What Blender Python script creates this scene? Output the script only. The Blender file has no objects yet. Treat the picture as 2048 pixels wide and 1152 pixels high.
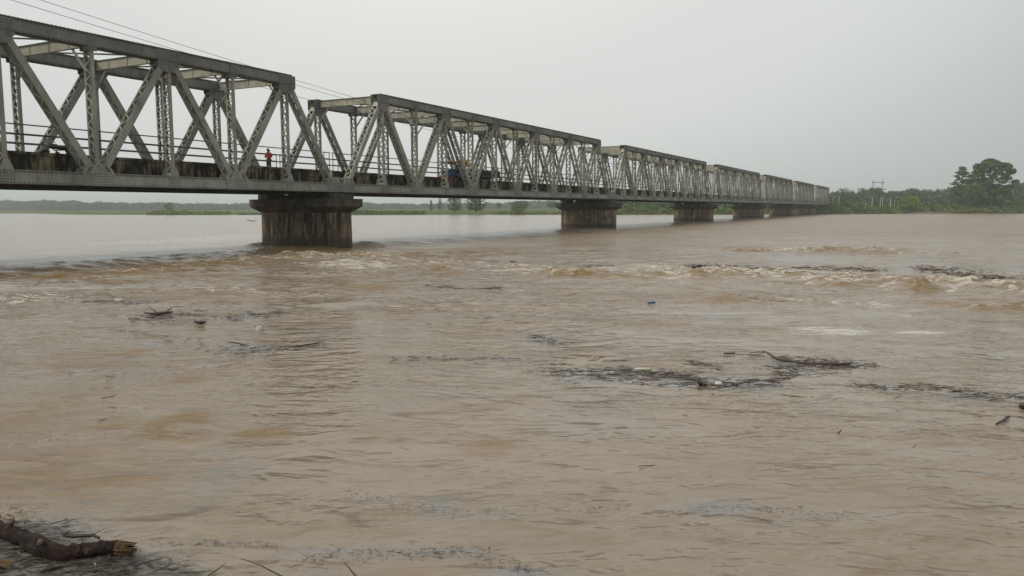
import bpy, math, random
import numpy as np
from mathutils import Vector, Matrix

R = math.radians
sc = bpy.context.scene
EYE = 3.05
FPX, PITCH, ROLL = 1555.6, 5.825, -0.185

# ------------------------------------------------------------------ camera
cam_d = bpy.data.cameras.new('camera')
cam = bpy.data.objects.new('camera', cam_d)
sc.collection.objects.link(cam)
cam_d.sensor_width = 36.0
cam_d.lens = 36.0 * FPX / 2048.0
cam_d.clip_start, cam_d.clip_end = 0.1, 12000
cam.matrix_world = Matrix.Translation((0, 0, EYE)) @ Matrix.Rotation(R(90 - PITCH), 4, 'X') @ Matrix.Rotation(R(ROLL), 4, 'Z')
sc.camera = cam

# ------------------------------------------------------------------ world
world = bpy.data.worlds.new('World'); sc.world = world
world.use_nodes = True
wt = world.node_tree; wt.nodes.clear()
def wn(t): return wt.nodes.new(t)
SUN_EL, SUN_AZ = 48.0, 222.0           # azimuth clockwise from +Y: behind the camera and to its left
out = wn('ShaderNodeOutputWorld')
bg1 = wn('ShaderNodeBackground'); sky = wn('ShaderNodeTexSky')
sky.sky_type = 'NISHITA'; sky.sun_disc = False
sky.sun_elevation = R(SUN_EL); sky.sun_rotation = R(SUN_AZ)
sky.dust_density = 6.0; sky.air_density = 1.2; sky.ozone_density = 1.0
wt.links.new(sky.outputs[0], bg1.inputs[0]); bg1.inputs[1].default_value = 0.06
bg2 = wn('ShaderNodeBackground')       # the even grey cloud layer over it
tc = wn('ShaderNodeTexCoord')
dot = wn('ShaderNodeVectorMath'); dot.operation = 'DOT_PRODUCT'
bd = Vector((-0.10, 0.72, 0.68)).normalized()
dot.inputs[1].default_value = bd
wt.links.new(tc.outputs['Generated'], dot.inputs[0])
cr = wn('ShaderNodeValToRGB'); cr.color_ramp.interpolation = 'EASE'
e = cr.color_ramp.elements
e[0].position = 0.0; e[0].color = (0.34, 0.38, 0.385, 1)
e[1].position = 0.97; e[1].color = (0.80, 0.79, 0.75, 1)
k = e.new(0.55); k.color = (0.375, 0.415, 0.415, 1)
k = e.new(0.80); k.color = (0.60, 0.612, 0.59, 1)
wt.links.new(dot.outputs['Value'], cr.inputs[0])
nz = wn('ShaderNodeTexNoise'); nz.inputs['Scale'].default_value = 1.6; nz.inputs['Detail'].default_value = 3
wt.links.new(tc.outputs['Generated'], nz.inputs['Vector'])
mr = wn('ShaderNodeMapRange'); mr.inputs[3].default_value = 0.97; mr.inputs[4].default_value = 1.03
wt.links.new(nz.outputs['Fac'], mr.inputs[0])
mul = wn('ShaderNodeVectorMath'); mul.operation = 'SCALE'
wt.links.new(cr.outputs[0], mul.inputs[0]); wt.links.new(mr.outputs[0], mul.inputs['Scale'])
wt.links.new(mul.outputs[0], bg2.inputs[0]); bg2.inputs[1].default_value = 1.30
mx = wn('ShaderNodeMixShader'); mx.inputs[0].default_value = 0.90
wt.links.new(bg1.outputs[0], mx.inputs[1]); wt.links.new(bg2.outputs[0], mx.inputs[2])
wt.links.new(mx.outputs[0], out.inputs[0])

# ------------------------------------------------------------------ sun
sd = bpy.data.lights.new('sun', 'SUN'); sd.energy = 1.5; sd.angle = R(22); sd.color = (1.0, 0.95, 0.84)
sun = bpy.data.objects.new('sun', sd); sc.collection.objects.link(sun)
az, el = R(SUN_AZ), R(SUN_EL)
to_sun = Vector((math.sin(az) * math.cos(el), math.cos(az) * math.cos(el), math.sin(el)))
sun.rotation_euler = to_sun.to_track_quat('Z', 'Y').to_euler()
sun.location = (-20, -20, 40)
sc.view_settings.view_transform = 'Standard'; sc.view_settings.look = 'None'
sc.view_settings.exposure = 0.0; sc.view_settings.gamma = 1.0
sc.cycles.max_bounces = 6; sc.cycles.volume_bounces = 2
sc.cycles.use_denoising = True

# ------------------------------------------------------------------ helpers
col = sc.collection
def ray(px, py):
    """direction of the photograph's pixel (2048 x 1152) in the world"""
    d = Vector(((px - 1024) / FPX, -(py - 576) / FPX, -1))
    return (cam.matrix_world.to_3x3() @ d)
def ground(px, py, z=0.0):
    d = ray(px, py); k = (z - EYE) / d.z
    return d.x * k, d.y * k
def at(px, Y, py=None):
    """X (and Z) of the pixel at depth Y"""
    d = ray(px, 415 if py is None else py); k = Y / d.y
    return d.x * k, EYE + d.z * k

def tag(o, label=None, cat=None, group=None, kind=None):
    if label: o['label'] = label
    if cat: o['category'] = cat
    if group: o['group'] = group
    if kind: o['kind'] = kind
    return o
def empty(name, loc=(0, 0, 0), rz=0, label=None, cat=None, group=None):
    o = bpy.data.objects.new(name, None); col.objects.link(o)
    o.location = loc; o.rotation_euler = (0, 0, rz); o.empty_display_size = 0.3
    return tag(o, label, cat, group)
def link(name, me, parent=None, loc=(0, 0, 0), rot=(0, 0, 0)):
    o = bpy.data.objects.new(name, me); col.objects.link(o)
    o.location = loc; o.rotation_euler = rot
    if parent is not None: o.parent = parent
    return o

class MB:
    def __init__(s): s.v = []; s.f = []; s.k = {}; s.mi = 0
    def quadstrip(s, rings, closed=True, caps=True):
        b = len(s.v); n = len(rings[0]); f0 = len(s.f)
        for r in rings: s.v += [tuple(p) for p in r]
        for i in range(len(rings) - 1):
            for j in range(n if closed else n - 1):
                a = b + i * n + j; c = b + i * n + (j + 1) % n
                s.f.append((a, c, c + n, a + n))
        if caps:
            s.f.append(tuple(b + j for j in reversed(range(n))))
            s.f.append(tuple(b + (len(rings) - 1) * n + j for j in range(n)))
        if s.mi:
            for q in range(f0, len(s.f)): s.k[q] = s.mi
    def box(s, x0, x1, y0, y1, z0, z1):
        s.quadstrip([[(x0, y0, z0), (x1, y0, z0), (x1, y1, z0), (x0, y1, z0)],
                     [(x0, y0, z1), (x1, y0, z1), (x1, y1, z1), (x0, y1, z1)]])
    def bar(s, p0, p1, side, w, t):
        """flat bar from p0 to p1; side = direction of its width w; thickness t across"""
        p0, p1 = Vector(p0), Vector(p1); d = (p1 - p0).normalized()
        a = Vector(side); a = (a - d * a.dot(d)).normalized(); b = d.cross(a)
        a *= w / 2; b *= t / 2
        s.quadstrip([[p - a - b, p + a - b, p + a + b, p - a + b] for p in (p0, p1)])
    def tube(s, pts, rad, n=8, caps=True, squash=1.0):
        pts = [Vector(p) for p in pts]
        if not hasattr(rad, '__len__'): rad = [rad] * len(pts)
        rings = []; up = Vector((0, 0, 1))
        for i, p in enumerate(pts):
            d = (pts[min(i + 1, len(pts) - 1)] - pts[max(i - 1, 0)]).normalized()
            if i == 0: a = d.orthogonal().normalized()
            else: a = (a - d * a.dot(d)).normalized()
            b = d.cross(a)
            rings.append([p + (a * math.cos(q) + b * math.sin(q)) * rad[i] for q in [2 * math.pi * j / n for j in range(n)]])
        s.quadstrip(rings, caps=caps)
    def prism(s, poly, y0, y1):
        """polygon in x-z extruded along y"""
        s.quadstrip([[(x, y0, z) for x, z in poly], [(x, y1, z) for x, z in poly]])
    def extrude_z(s, poly, z0, z1, poly1=None):
        s.quadstrip([[(x, y, z0) for x, y in poly], [(x, y, z1) for x, y in (poly1 or poly)]])
    def mesh(s, name, mat, smooth=False):
        me = bpy.data.meshes.new(name); me.from_pydata([tuple(p) for p in s.v], [], s.f); me.update()
        for q in (mat if isinstance(mat, (list, tuple)) else [mat] if mat else []): me.materials.append(q)
        for q, i in s.k.items(): me.polygons[q].material_index = i
        if smooth: me.polygons.foreach_set('use_smooth', [True] * len(me.polygons))
        import bmesh
        bm = bmesh.new(); bm.from_mesh(me); bmesh.ops.recalc_face_normals(bm, faces=bm.faces); bm.to_mesh(me); bm.free()
        return me
    def build(s, name, mat, parent=None, smooth=False, loc=(0, 0, 0), rot=(0, 0, 0)):
        return link(name, s.mesh(name, mat, smooth), parent, loc, rot)

# ------------------------------------------------------------------ materials
class NT:
    def __init__(s, name, world=False):
        s.world = world; s.m = bpy.data.materials.new(name); s.m.use_nodes = True; s.t = s.m.node_tree
        s.b = s.t.nodes['Principled BSDF']; s.out = s.t.nodes['Material Output']
        s.tc = s.t.nodes.new('ShaderNodeTexCoord')
    def n(s, t, **kw):
        o = s.t.nodes.new(t)
        for k, v in kw.items(): setattr(o, k, v)
        return o
    def l(s, a, b): s.t.links.new(a, b)
    def noise(s, scale, detail=4, rough=0.55, stretch=(1, 1, 1), coord='Object', rz=0, loc=(0, 0, 0), warp=0.0):
        mp = s.n('ShaderNodeMapping'); mp.inputs['Scale'].default_value = stretch
        mp.inputs['Rotation'].default_value = (0, 0, rz); mp.inputs['Location'].default_value = loc
        s.l(s.n('ShaderNodeNewGeometry').outputs['Position'] if (coord == 'World' or s.world) else s.tc.outputs[coord], mp.inputs[0])
        o = s.n('ShaderNodeTexNoise'); o.inputs['Scale'].default_value = scale
        o.inputs['Detail'].default_value = detail; o.inputs['Roughness'].default_value = rough; o.inputs['Distortion'].default_value = warp
        s.l(mp.outputs[0], o.inputs['Vector']); return o.outputs['Fac']
    def ramp(s, fac, stops):
        r = s.n('ShaderNodeValToRGB'); els = r.color_ramp.elements
        els[0].position, els[0].color = stops[0][0], (*stops[0][1], 1)
        els[1].position, els[1].color = stops[-1][0], (*stops[-1][1], 1)
        for p, c in stops[1:-1]: q = els.new(p); q.color = (*c, 1)
        s.l(fac, r.inputs[0]); return r.outputs[0]
    def step(s, fac, a, b, lo=0.0, hi=1.0):
        r = s.n('ShaderNodeMapRange'); r.inputs[1].default_value = a; r.inputs[2].default_value = b
        r.inputs[3].default_value = lo; r.inputs[4].default_value = hi
        s.l(fac, r.inputs[0]); return r.outputs[0]
    def math(s, op, a, b):
        r = s.n('ShaderNodeMath', operation=op)
        for i, q in enumerate((a, b)):
            if isinstance(q, (int, float)): r.inputs[i].default_value = q
            else: s.l(q, r.inputs[i])
        return r.outputs[0]
    def mix(s, fac, a, b):
        r = s.n('ShaderNodeMix', data_type='RGBA')
        for i, q in ((0, fac), (6, a), (7, b)):
            if isinstance(q, (int, float)): r.inputs[i].default_value = q
            elif isinstance(q, tuple): r.inputs[i].default_value = (*q, 1)
            else: s.l(q, r.inputs[i])
        return r.outputs[2]
    def bump(s, h, strength, dist, normal=None):
        r = s.n('ShaderNodeBump'); r.inputs['Strength'].default_value = strength; r.inputs['Distance'].default_value = dist
        s.l(h, r.inputs['Height'])
        if normal is not None: s.l(normal, r.inputs['Normal'])
        return r.outputs[0]
    def attr(s, name):
        r = s.n('ShaderNodeAttribute', attribute_name=name); return r.outputs['Fac']
    def done(s, color=None, rough=0.7, normal=None, spec=None, metal=0):
        if color is not None:
            if isinstance(color, tuple): s.b.inputs['Base Color'].default_value = (*color, 1)
            else: s.l(color, s.b.inputs['Base Color'])
        if isinstance(rough, (int, float)): s.b.inputs['Roughness'].default_value = rough
        else: s.l(rough, s.b.inputs['Roughness'])
        if normal is not None: s.l(normal, s.b.inputs['Normal'])
        if isinstance(spec, (int, float)): s.b.inputs['Specular IOR Level'].default_value = spec
        elif spec is not None: s.l(spec, s.b.inputs['Specular IOR Level'])
        s.b.inputs['Metallic'].default_value = metal
        return s.m

def plain(name, c, c2=None, scale=6, rough=0.7, spec=0.4, metal=0):
    m = NT(name); c2 = c2 or tuple(x * 0.75 for x in c)
    return m.done(m.mix(m.step(m.noise(scale), 0.35, 0.65), c, c2), rough, spec=spec, metal=metal)

def steel(name, base, dirt, rust, streak=(1.2, 1.2, 0.25), wear=0.6):
    m = NT(name, True)
    big = m.noise(0.35, 5, 0.6)
    c = m.mix(m.step(big, 0.35, 0.68), base, dirt)
    st = m.noise(2.2, 5, 0.65, stretch=streak)
    c = m.mix(m.math('MULTIPLY', m.step(st, 0.48, 0.66), wear), c, dirt)
    dk = m.noise(0.9, 5, 0.7, stretch=(1, 1, 0.4), loc=(1, 8, 2)); c = m.mix(m.step(dk, 0.56, 0.72, 0, 0.7), c, tuple(q * .5 for q in dirt))
    ru = m.noise(1.7, 6, 0.7, stretch=(1, 1, 0.5), loc=(7, 3, 1))
    c = m.mix(m.math('MULTIPLY', m.step(ru, 0.57, 0.72), 0.8), c, rust)
    fine = m.noise(30, 3, 0.6)
    return m.done(c, m.step(fine, 0.3, 0.7, 0.55, 0.8), m.bump(fine, 0.15, 0.01), spec=0.3)
M = {}
M['steel'] = steel('weathered_grey_paint', (0.40, 0.40, 0.35), (0.23, 0.225, 0.19), (0.10, 0.07, 0.05))
M['chord'] = steel('grey_paint_on_chords', (0.29, 0.295, 0.27), (0.17, 0.17, 0.15), (0.085, 0.05, 0.035), wear=0.8)
M['lchord'] = steel('grey_paint_on_lower_chords', (0.39, 0.395, 0.35), (0.25, 0.245, 0.21), (0.11, 0.07, 0.045))
M['strut'] = steel('pale_paint_on_cross_struts', (0.48, 0.465, 0.37), (0.32, 0.30, 0.24), (0.15, 0.11, 0.08), wear=0.5)  # paler than the steel: light on the strut faces put into the paint
M['rust'] = steel('rusty_dark_steel', (0.06, 0.042, 0.034), (0.03, 0.022, 0.02), (0.09, 0.045, 0.025))
M['rivet'] = plain('dark_rivet_heads', (.085, .08, .07), (.05, .04, .035), 5)
M['lace'] = steel('pale_lacing_paint', (0.56, 0.54, 0.44), (0.36, 0.34, 0.27), (0.15, 0.10, 0.06), wear=0.4)  # light falling on the lacing bars is painted in as a paler tone
M['rail'] = plain('dark_rail_paint', (0.09, 0.085, 0.08), (0.13, 0.10, 0.08), 3)

def concrete_kerb():
    m = NT('stained_kerb_concrete', True)
    c = m.mix(m.step(m.noise(2.5, 5, 0.6), 0.3, 0.7), (0.34, 0.285, 0.175), (0.22, 0.18, 0.115))
    s1 = m.noise(1.3, 6, 0.65, stretch=(1, 1, 0.45))
    s2 = m.noise(5, 5, 0.65, stretch=(1, 1, 0.12), loc=(3, 0, 0))
    k = m.math('ADD', m.math('MULTIPLY', s1, 0.62), m.math('MULTIPLY', s2, 0.38))
    sep = m.n('ShaderNodeSeparateXYZ'); m.l(m.tc.outputs['Object'], sep.inputs[0])
    k = m.math('ADD', k, m.step(sep.outputs['X'], -60, 0, 0.07, 0.0))
    c = m.mix(m.step(k, 0.39, 0.52), c, (0.022, 0.017, 0.014))
    return m.done(c, 0.9, m.bump(m.noise(14, 5), 0.4, 0.02), spec=0.2)
M['kerb'] = concrete_kerb()
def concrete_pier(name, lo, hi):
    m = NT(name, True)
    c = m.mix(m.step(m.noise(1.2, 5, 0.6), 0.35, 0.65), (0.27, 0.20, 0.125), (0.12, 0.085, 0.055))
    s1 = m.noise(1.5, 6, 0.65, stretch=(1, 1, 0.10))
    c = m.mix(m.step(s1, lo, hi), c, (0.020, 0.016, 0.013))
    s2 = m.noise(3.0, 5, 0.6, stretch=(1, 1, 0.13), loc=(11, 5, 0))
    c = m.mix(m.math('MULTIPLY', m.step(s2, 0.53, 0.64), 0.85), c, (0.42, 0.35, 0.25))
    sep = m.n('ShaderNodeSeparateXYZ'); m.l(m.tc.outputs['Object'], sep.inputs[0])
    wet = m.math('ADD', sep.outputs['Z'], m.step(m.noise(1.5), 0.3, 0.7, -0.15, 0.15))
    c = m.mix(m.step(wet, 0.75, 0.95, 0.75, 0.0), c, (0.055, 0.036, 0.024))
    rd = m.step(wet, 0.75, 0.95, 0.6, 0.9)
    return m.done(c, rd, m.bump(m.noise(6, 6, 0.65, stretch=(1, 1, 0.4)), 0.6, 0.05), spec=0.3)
M['pier'] = concrete_pier('black_stained_pier_concrete', .42, .60)  # nearest pier: stains, plus its shade painted in as wider black cover
M['pier_b'] = concrete_pier('brown_stained_pier_concrete', .52, .70)
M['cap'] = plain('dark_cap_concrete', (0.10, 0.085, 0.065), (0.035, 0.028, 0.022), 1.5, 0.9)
M['asphalt'] = plain('deck_asphalt', (0.05, 0.05, 0.05), None, 4, 0.9)

# ------------------------------------------------------------------ noise for the water
_rs = np.random.RandomState(7)
_perm = _rs.permutation(4096); _ang = _rs.rand(4096) * 2 * np.pi
_gx, _gy = np.cos(_ang), np.sin(_ang)
def perlin(x, y, seed=0):
    xi = np.floor(x).astype(np.int64); yi = np.floor(y).astype(np.int64)
    xf = x - xi; yf = y - yi
    u = xf * xf * xf * (xf * (xf * 6 - 15) + 10); v = yf * yf * yf * (yf * (yf * 6 - 15) + 10)
    def g(ix, iy, dx, dy):
        h = _perm[(_perm[(ix + seed * 131) & 4095] + iy) & 4095]
        return _gx[h] * dx + _gy[h] * dy
    a = g(xi, yi, xf, yf); b = g(xi + 1, yi, xf - 1, yf)
    c = g(xi, yi + 1, xf, yf - 1); d = g(xi + 1, yi + 1, xf - 1, yf - 1)
    return (a + u * (b - a)) + v * ((c + u * (d - c)) - (a + u * (b - a)))
def sstep(a, b, x):
    t = np.clip((x - a) / (b - a), 0, 1); return t * t * (3 - 2 * t)

# bridge frame: s along the bridge, t across it (towards the far truss)
BX, BY = -12.993, 60.66
DX, DY = math.sin(R(27.75)), math.cos(R(27.75))
BRZ = math.atan2(DY, DX)
def bw(s, t): return BX + DX * s - DY * t, BY + DY * s + DX * t
PANEL, GAP, TW = 4.8, 1.3, 6.7
PITCHS = 12 * PANEL + GAP

def feat(px, py, dx, dy, z=0.0):
    X, Y = ground(px, py, z); D = Y
    return X, Y, dx * D / FPX, dy * D * D / (EYE * FPX)
# crests: px, py of base, half width px, half depth m, height m, boil
CRESTS = [(880, 541, 22, .55, .48, 1), (905, 548, 26, .5, .22, .8), (1105, 549, 30, .5, .42, 1), (1150, 553, 40, .6, .36, 1), (1235, 556, 45, .5, .25, .9),
          (745, 576, 40, .4, .16, .7), (1290, 556, 40, .45, .18, .9), (1395, 557, 30, .8, .50, .55), (1450, 554, 70, .9, .42, .35), (1560, 566, 60, .5, .18, .4),
          (1650, 561, 50, .8, .22, .5), (1690, 572, 60, .6, .2, .7), (1832, 576, 42, 1.0, .60, .75), (1920, 574, 60, 1.0, .46, .15), (2010, 575, 50, .8, .3, .2),
          (1985, 600, 90, .6, .2, .6), (1480, 500, 42, 1.3, .30, .6), (1660, 503, 60, 1.5, .38, .5), (1770, 506, 70, 1.3, .32, .6), (1550, 500, 50, 1.2, .2, .3),
          (640, 505, 110, 1.2, .22, .8), (740, 494, 45, 1.2, .38, .6), (600, 515, 80, 1.0, .25, .5), (518, 500, 26, 1.0, .62, .6), (540, 507, 30, 1, .35, .6), (1130, 467, 22, 2, .55, .6), (1200, 469, 55, 2, .35, .6),
          (1370, 450, 30, 3, .4, .6), (100, 555, 130, 1.0, .22, .8), (330, 535, 120, 1.1, .2, .9), (450, 525, 60, .9, .18, .8), (230, 545, 80, 1, .12, .5),
          (1750, 560, 60, .7, .3, .4), (980, 540, 60, .7, .2, .1), (1330, 545, 40, .8, .25, .1),
          (360, 862, 70, .28, .035, .5), (500, 878, 60, .2, .03, .3), (210, 850, 60, .2, .03, .3), (985, 890, 60, .2, .02, .4)]
CW = []
for (px, py, dx, hy, h, b) in CRESTS:
    X, Y = ground(px, py); CW.append((X, Y, dx * Y / FPX, hy, h, b))
FOAM_GLINT = [(705, 528, 110, 6, 1), (760, 530, 60, 3, 1), (660, 520, 60, 3, .7), (1660, 664, 90, 9, 1.35), (1590, 661, 35, 3, 1.0), (1835, 664, 60, 3, 1.2), (1320, 540, 60, 12, .75), (1370, 548, 30, 4, .9),
        (1340, 559, 30, 2.5, .9), (1500, 551, 150, 4, .55), (1690, 559, 100, 5, .8), (1650, 540, 60, 8, .5), (1830, 567, 60, 4, .9), (1960, 575, 110, 3, .8), (1600, 598, 50, 4, .8), (1700, 605, 50, 5, .55),
        (1760, 604, 35, 4, .7), (1790, 630, 60, 4, .6), (1780, 580, 60, 4, .6), (1540, 556, 30, 5, .9), (290, 555, 70, 5, .6), (440, 482, 110, 14, .75), (300, 490, 170, 9, .6), (250, 465, 200, 14, .35), (380, 545, 100, 3, .45), (150, 560, 160, 4, .4),  # wide patches upstream on the left are sky glare painted as foam
        (1130, 551, 60, 4, .45), (880, 535, 30, 6, .35), (1180, 685, 60, 4, .35), (1290, 743, 25, 2, .9), (1400, 772, 30, 4, .8), (1410, 728, 30, 4, .5), (900, 501, 70, 3, .5), (800, 497, 70, 4, .4), (980, 525, 60, 4, .35), (1050, 678, 70, 6, .35),
        (235, 604, 30, 3, .6), (520, 660, 16, 4, .5), (1075, 566, 30, 2, .5), (60, 600, 150, 10, .7), (200, 575, 200, 5, .7), (450, 585, 120, 4, .6), (100, 640, 120, 5, .4), (1300, 530, 70, 6, .9), (1760, 552, 60, 6, .7), (1600, 545, 60, 8, .6), (600, 545, 140, 6, .6), (1170, 578, 50, 2, .4)]  # left streaks are sky glints along crests, painted as foam
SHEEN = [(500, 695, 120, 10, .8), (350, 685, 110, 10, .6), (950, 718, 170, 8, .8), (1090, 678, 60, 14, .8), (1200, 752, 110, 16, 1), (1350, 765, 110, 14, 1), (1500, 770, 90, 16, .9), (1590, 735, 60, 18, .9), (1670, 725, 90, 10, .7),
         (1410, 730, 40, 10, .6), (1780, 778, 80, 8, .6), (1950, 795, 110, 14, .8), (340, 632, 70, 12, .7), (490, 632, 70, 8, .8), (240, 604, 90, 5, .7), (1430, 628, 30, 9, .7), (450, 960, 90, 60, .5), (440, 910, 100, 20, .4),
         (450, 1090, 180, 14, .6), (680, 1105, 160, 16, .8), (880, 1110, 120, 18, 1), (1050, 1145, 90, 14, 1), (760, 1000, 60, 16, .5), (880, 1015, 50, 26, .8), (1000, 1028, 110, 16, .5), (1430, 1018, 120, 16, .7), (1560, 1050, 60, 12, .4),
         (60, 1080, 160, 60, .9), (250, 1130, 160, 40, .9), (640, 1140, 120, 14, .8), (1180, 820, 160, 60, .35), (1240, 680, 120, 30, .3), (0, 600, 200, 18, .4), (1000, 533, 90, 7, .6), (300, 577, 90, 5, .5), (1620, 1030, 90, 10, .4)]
BROWN = [(350, 850, 60, 26, 1.0), (530, 868, 60, 10, .9), (230, 850, 70, 16, .5), (980, 890, 60, 9, .7), (60, 830, 120, 60, .35), (60, 940, 150, 60, .45), (380, 757, 40, 10, .6), (200, 960, 160, 40, .35), (760, 878, 140, 16, .35),
         (270, 705, 50, 10, .6), (170, 720, 60, 14, .4), (1080, 815, 60, 6, .25), (200, 550, 240, 10, .8), (430, 530, 120, 10, .8), (640, 500, 160, 12, .9), (900, 500, 200, 8, .5), (1500, 497, 60, 5, .9), (1730, 500, 110, 6, .9), (740, 572, 60, 7, .8),
         (1840, 560, 60, 12, .9), (1480, 600, 160, 16, .4), (1930, 610, 120, 14, .6), (1550, 660, 40, 6, .5), (1330, 650, 110, 12, .4), (1250, 590, 200, 20, .2), (700, 560, 160, 16, .35), (1980, 860, 90, 20, .3)]
SMOOTH = [(1000, 830, 330, 55, 1), (1350, 860, 250, 60, .7), (1500, 800, 250, 30, .5), (1700, 690, 200, 25, .4), (1250, 690, 160, 22, .7), (1700, 625, 160, 14, .5), (500, 905, 250, 14, .4), (1500, 960, 800, 170, .75), (900, 1090, 600, 50, .6), (500, 720, 600, 60, .5), (850, 980, 420, 60, .6), (1500, 720, 500, 50, .4)]
WX = {}
DARK_CORNER = [(-20, 1090, 150, 48, 1), (120, 1140, 200, 34, 1), (290, 1152, 130, 20, .8), (230, 1120, 70, 16, .6)]  # darker, mottled water colour in the bottom left corner
for nm, L in (('smooth', SMOOTH), ('scum', DARK_CORNER), ('foam', FOAM_GLINT), ('sheen', SHEEN), ('brown', BROWN)):
    WX[nm] = [(*feat(a, b, c, d), w) for a, b, c, d, w in L]
UP = 0.28
U0, U1 = DY, -DX      # flow direction
def bst(X, Y):
    dx, dy = X - BX, Y - BY
    return dx * DX + dy * DY, -dx * DY + dy * DX
BAND = [[(-200, 562, 3.0, .35), (180, 556, 3, .5), (520, 520, 4.5, .8), (700, 512, 5, .9), (860, 528, 3.2, .9), (1130, 545, 3.0, 1.0), (1400, 550, 3.6, 1.0), (1680, 562, 3.6, 1.0), (1860, 568, 3.2, 1.0), (2120, 578, 3.2, .9), (2500, 590, 3, .8)],
        [(1440, 500, 4, .6), (1620, 500, 4.5, .8), (1850, 508, 4.5, .6)], [(1500, 602, 1.8, .5), (1700, 606, 1.8, .6), (2048, 612, 2.4, .6)], [(1130, 462, 6, .4), (1300, 470, 7, .35), (1560, 480, 8, .35)], [(0, 600, 2, .5), (300, 585, 2, .4), (480, 575, 2, .3)]]
BANDW = [[(*ground(a, b), w, k) for a, b, w, k in L] for L in BAND]
def band_mask(X, Y):
    m = np.zeros_like(X)
    for L in BANDW:
        for (x0, y0, w0, k0), (x1, y1, w1, k1) in zip(L[:-1], L[1:]):
            dx, dy = x1 - x0, y1 - y0; f = np.clip(((X - x0) * dx + (Y - y0) * dy) / (dx * dx + dy * dy), 0, 1)
            d2 = (X - x0 - f * dx) ** 2 + (Y - y0 - f * dy) ** 2
            m = np.maximum(m, (k0 + (k1 - k0) * f) * np.exp(-d2 / (w0 + (w1 - w0) * f) ** 2 * 1.3))
    return m
def ridge(X, Y):
    """sharp, broken crests of the standing waves"""
    a = X + 1.1 * perlin(X / 2.6, Y / 2.6, 61); b = Y + .9 * perlin(X / 2.2, Y / 2.2, 62)
    q = np.clip(1 - 2.6 * np.abs(perlin(a / 3.6, b / 1.7, 63)), 0, 1) ** 1.6
    q2 = np.clip(1 - 2.4 * np.abs(perlin(a / 1.5 + 3, b / .8 + 7, 64)), 0, 1) ** 1.4
    br = .35 + .9 * sstep(-.25, .35, perlin(X / 4.5, Y / 3, 65))
    return (q * .72 + q2 * .28 * (.4 + q)) * br * (1 + .35 * perlin(X / .35, Y / .3, 66))
def water_h(X, Y, cell=None):
    """surface height of the river; cell = local grid spacing, to leave out what it cannot carry"""
    s, t = bst(X, Y)
    tb = t + 1.2 + 1.1 * perlin(s / 9, s * 0 + 0.3, 3) + 0.35 * perlin(s / 2.3, t / 3, 4)
    up = sstep(-1.4, 1.6, tb)
    D = np.sqrt(X * X + Y * Y)
    if cell is None: cell = np.zeros_like(X)
    h = UP * up
    rough = (1 - up) * sstep(13, 30, D) + 0.0
    edge = np.exp(-((tb - 1.5) / 1.8) ** 2)
    nearamp = (1 - up) * (1 - sstep(18, 34, D))
    sx = X * 0.97 + Y * 0.10; sy = Y * 0.97 - X * 0.15
    wx = sx + 0.8 * perlin(sx / 2.1, sy / 2.1, 21); wy = sy + 0.5 * perlin(sx / 1.7, sy / 1.7, 22)
    patch = 0.35 + 1.3 * sstep(-0.15, 0.45, perlin(sx / 7, sy / 4.5, 23))
    band = band_mask(X, Y)
    for lam, asp, ra, na, ua, ea, sd in ((9.0, 1.6, .16, .020, .020, 0, 11), (4.2, 1.7, .14, .024, .022, .04, 12), (2.0, 1.7, .115, .014, .022, .10, 13), (1.0, 1.6, .075, .009, .018, .13, 14), (.5, 1.5, .040, .0045, .010, .075, 15), (.25, 1.5, .018, .0020, .003, .025, 16), (.13, 1.4, .006, .0009, 0, 0, 17)):
        fade = np.clip(1.7 - 2.2 * cell / lam, 0, 1)
        n = perlin(wx / (lam * asp), wy / lam, sd)
        n2 = 0.28 - np.abs(perlin(wx / (lam * asp) + 9.3, wy / lam + 4.1, sd + 40)) * 1.6
        am = ra * rough * (0.45 + 0.55 * patch) * (1 + .5 * band) + na * nearamp * patch + ua * up + ea * edge
        h = h + fade * am * (0.5 * n * 1.6 + 0.5 * n2)
    h = h + band * (.31 * ridge(X, Y) - .05)
    for (cx, cy, hx, hy, hh, b) in CW:
        far = (np.abs(X - cx) < 4 * hx + 2) & (np.abs(Y - cy) < 4 * hy + 2)
        if not np.any(far): continue
        xx, yy = X[far] - cx, Y[far] - cy
        w = 0.35 * hx
        xx = xx + w * perlin(X[far] / (hx + .2) + cx, Y[far] / (hy * 2 + .2), 31)
        yy = yy + 0.7 * hy * perlin(X[far] / (hx + .2), Y[far] / (hy * 2) + cy, 32)
        lump = 1 + 0.8 * perlin(X[far] / .7 + cx, Y[far] / .6, 33) + b * (.7 * perlin(X[far] / .26, Y[far] / .3, 34) + .35 * perlin(X[far] / .12, Y[far] / .3, 35))
        g = np.exp(-np.abs(xx / hx) ** 1.5 * 1.3) * np.exp(-np.where(yy < 0, (yy / (hy * .75)) ** 2, (yy / (hy * 1.4)) ** 2))
        h[far] = h[far] + .55 * hh * g * lump
    return h
def zat(x, y):
    return float(water_h(np.array([x]), np.array([y]))[0])

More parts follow.
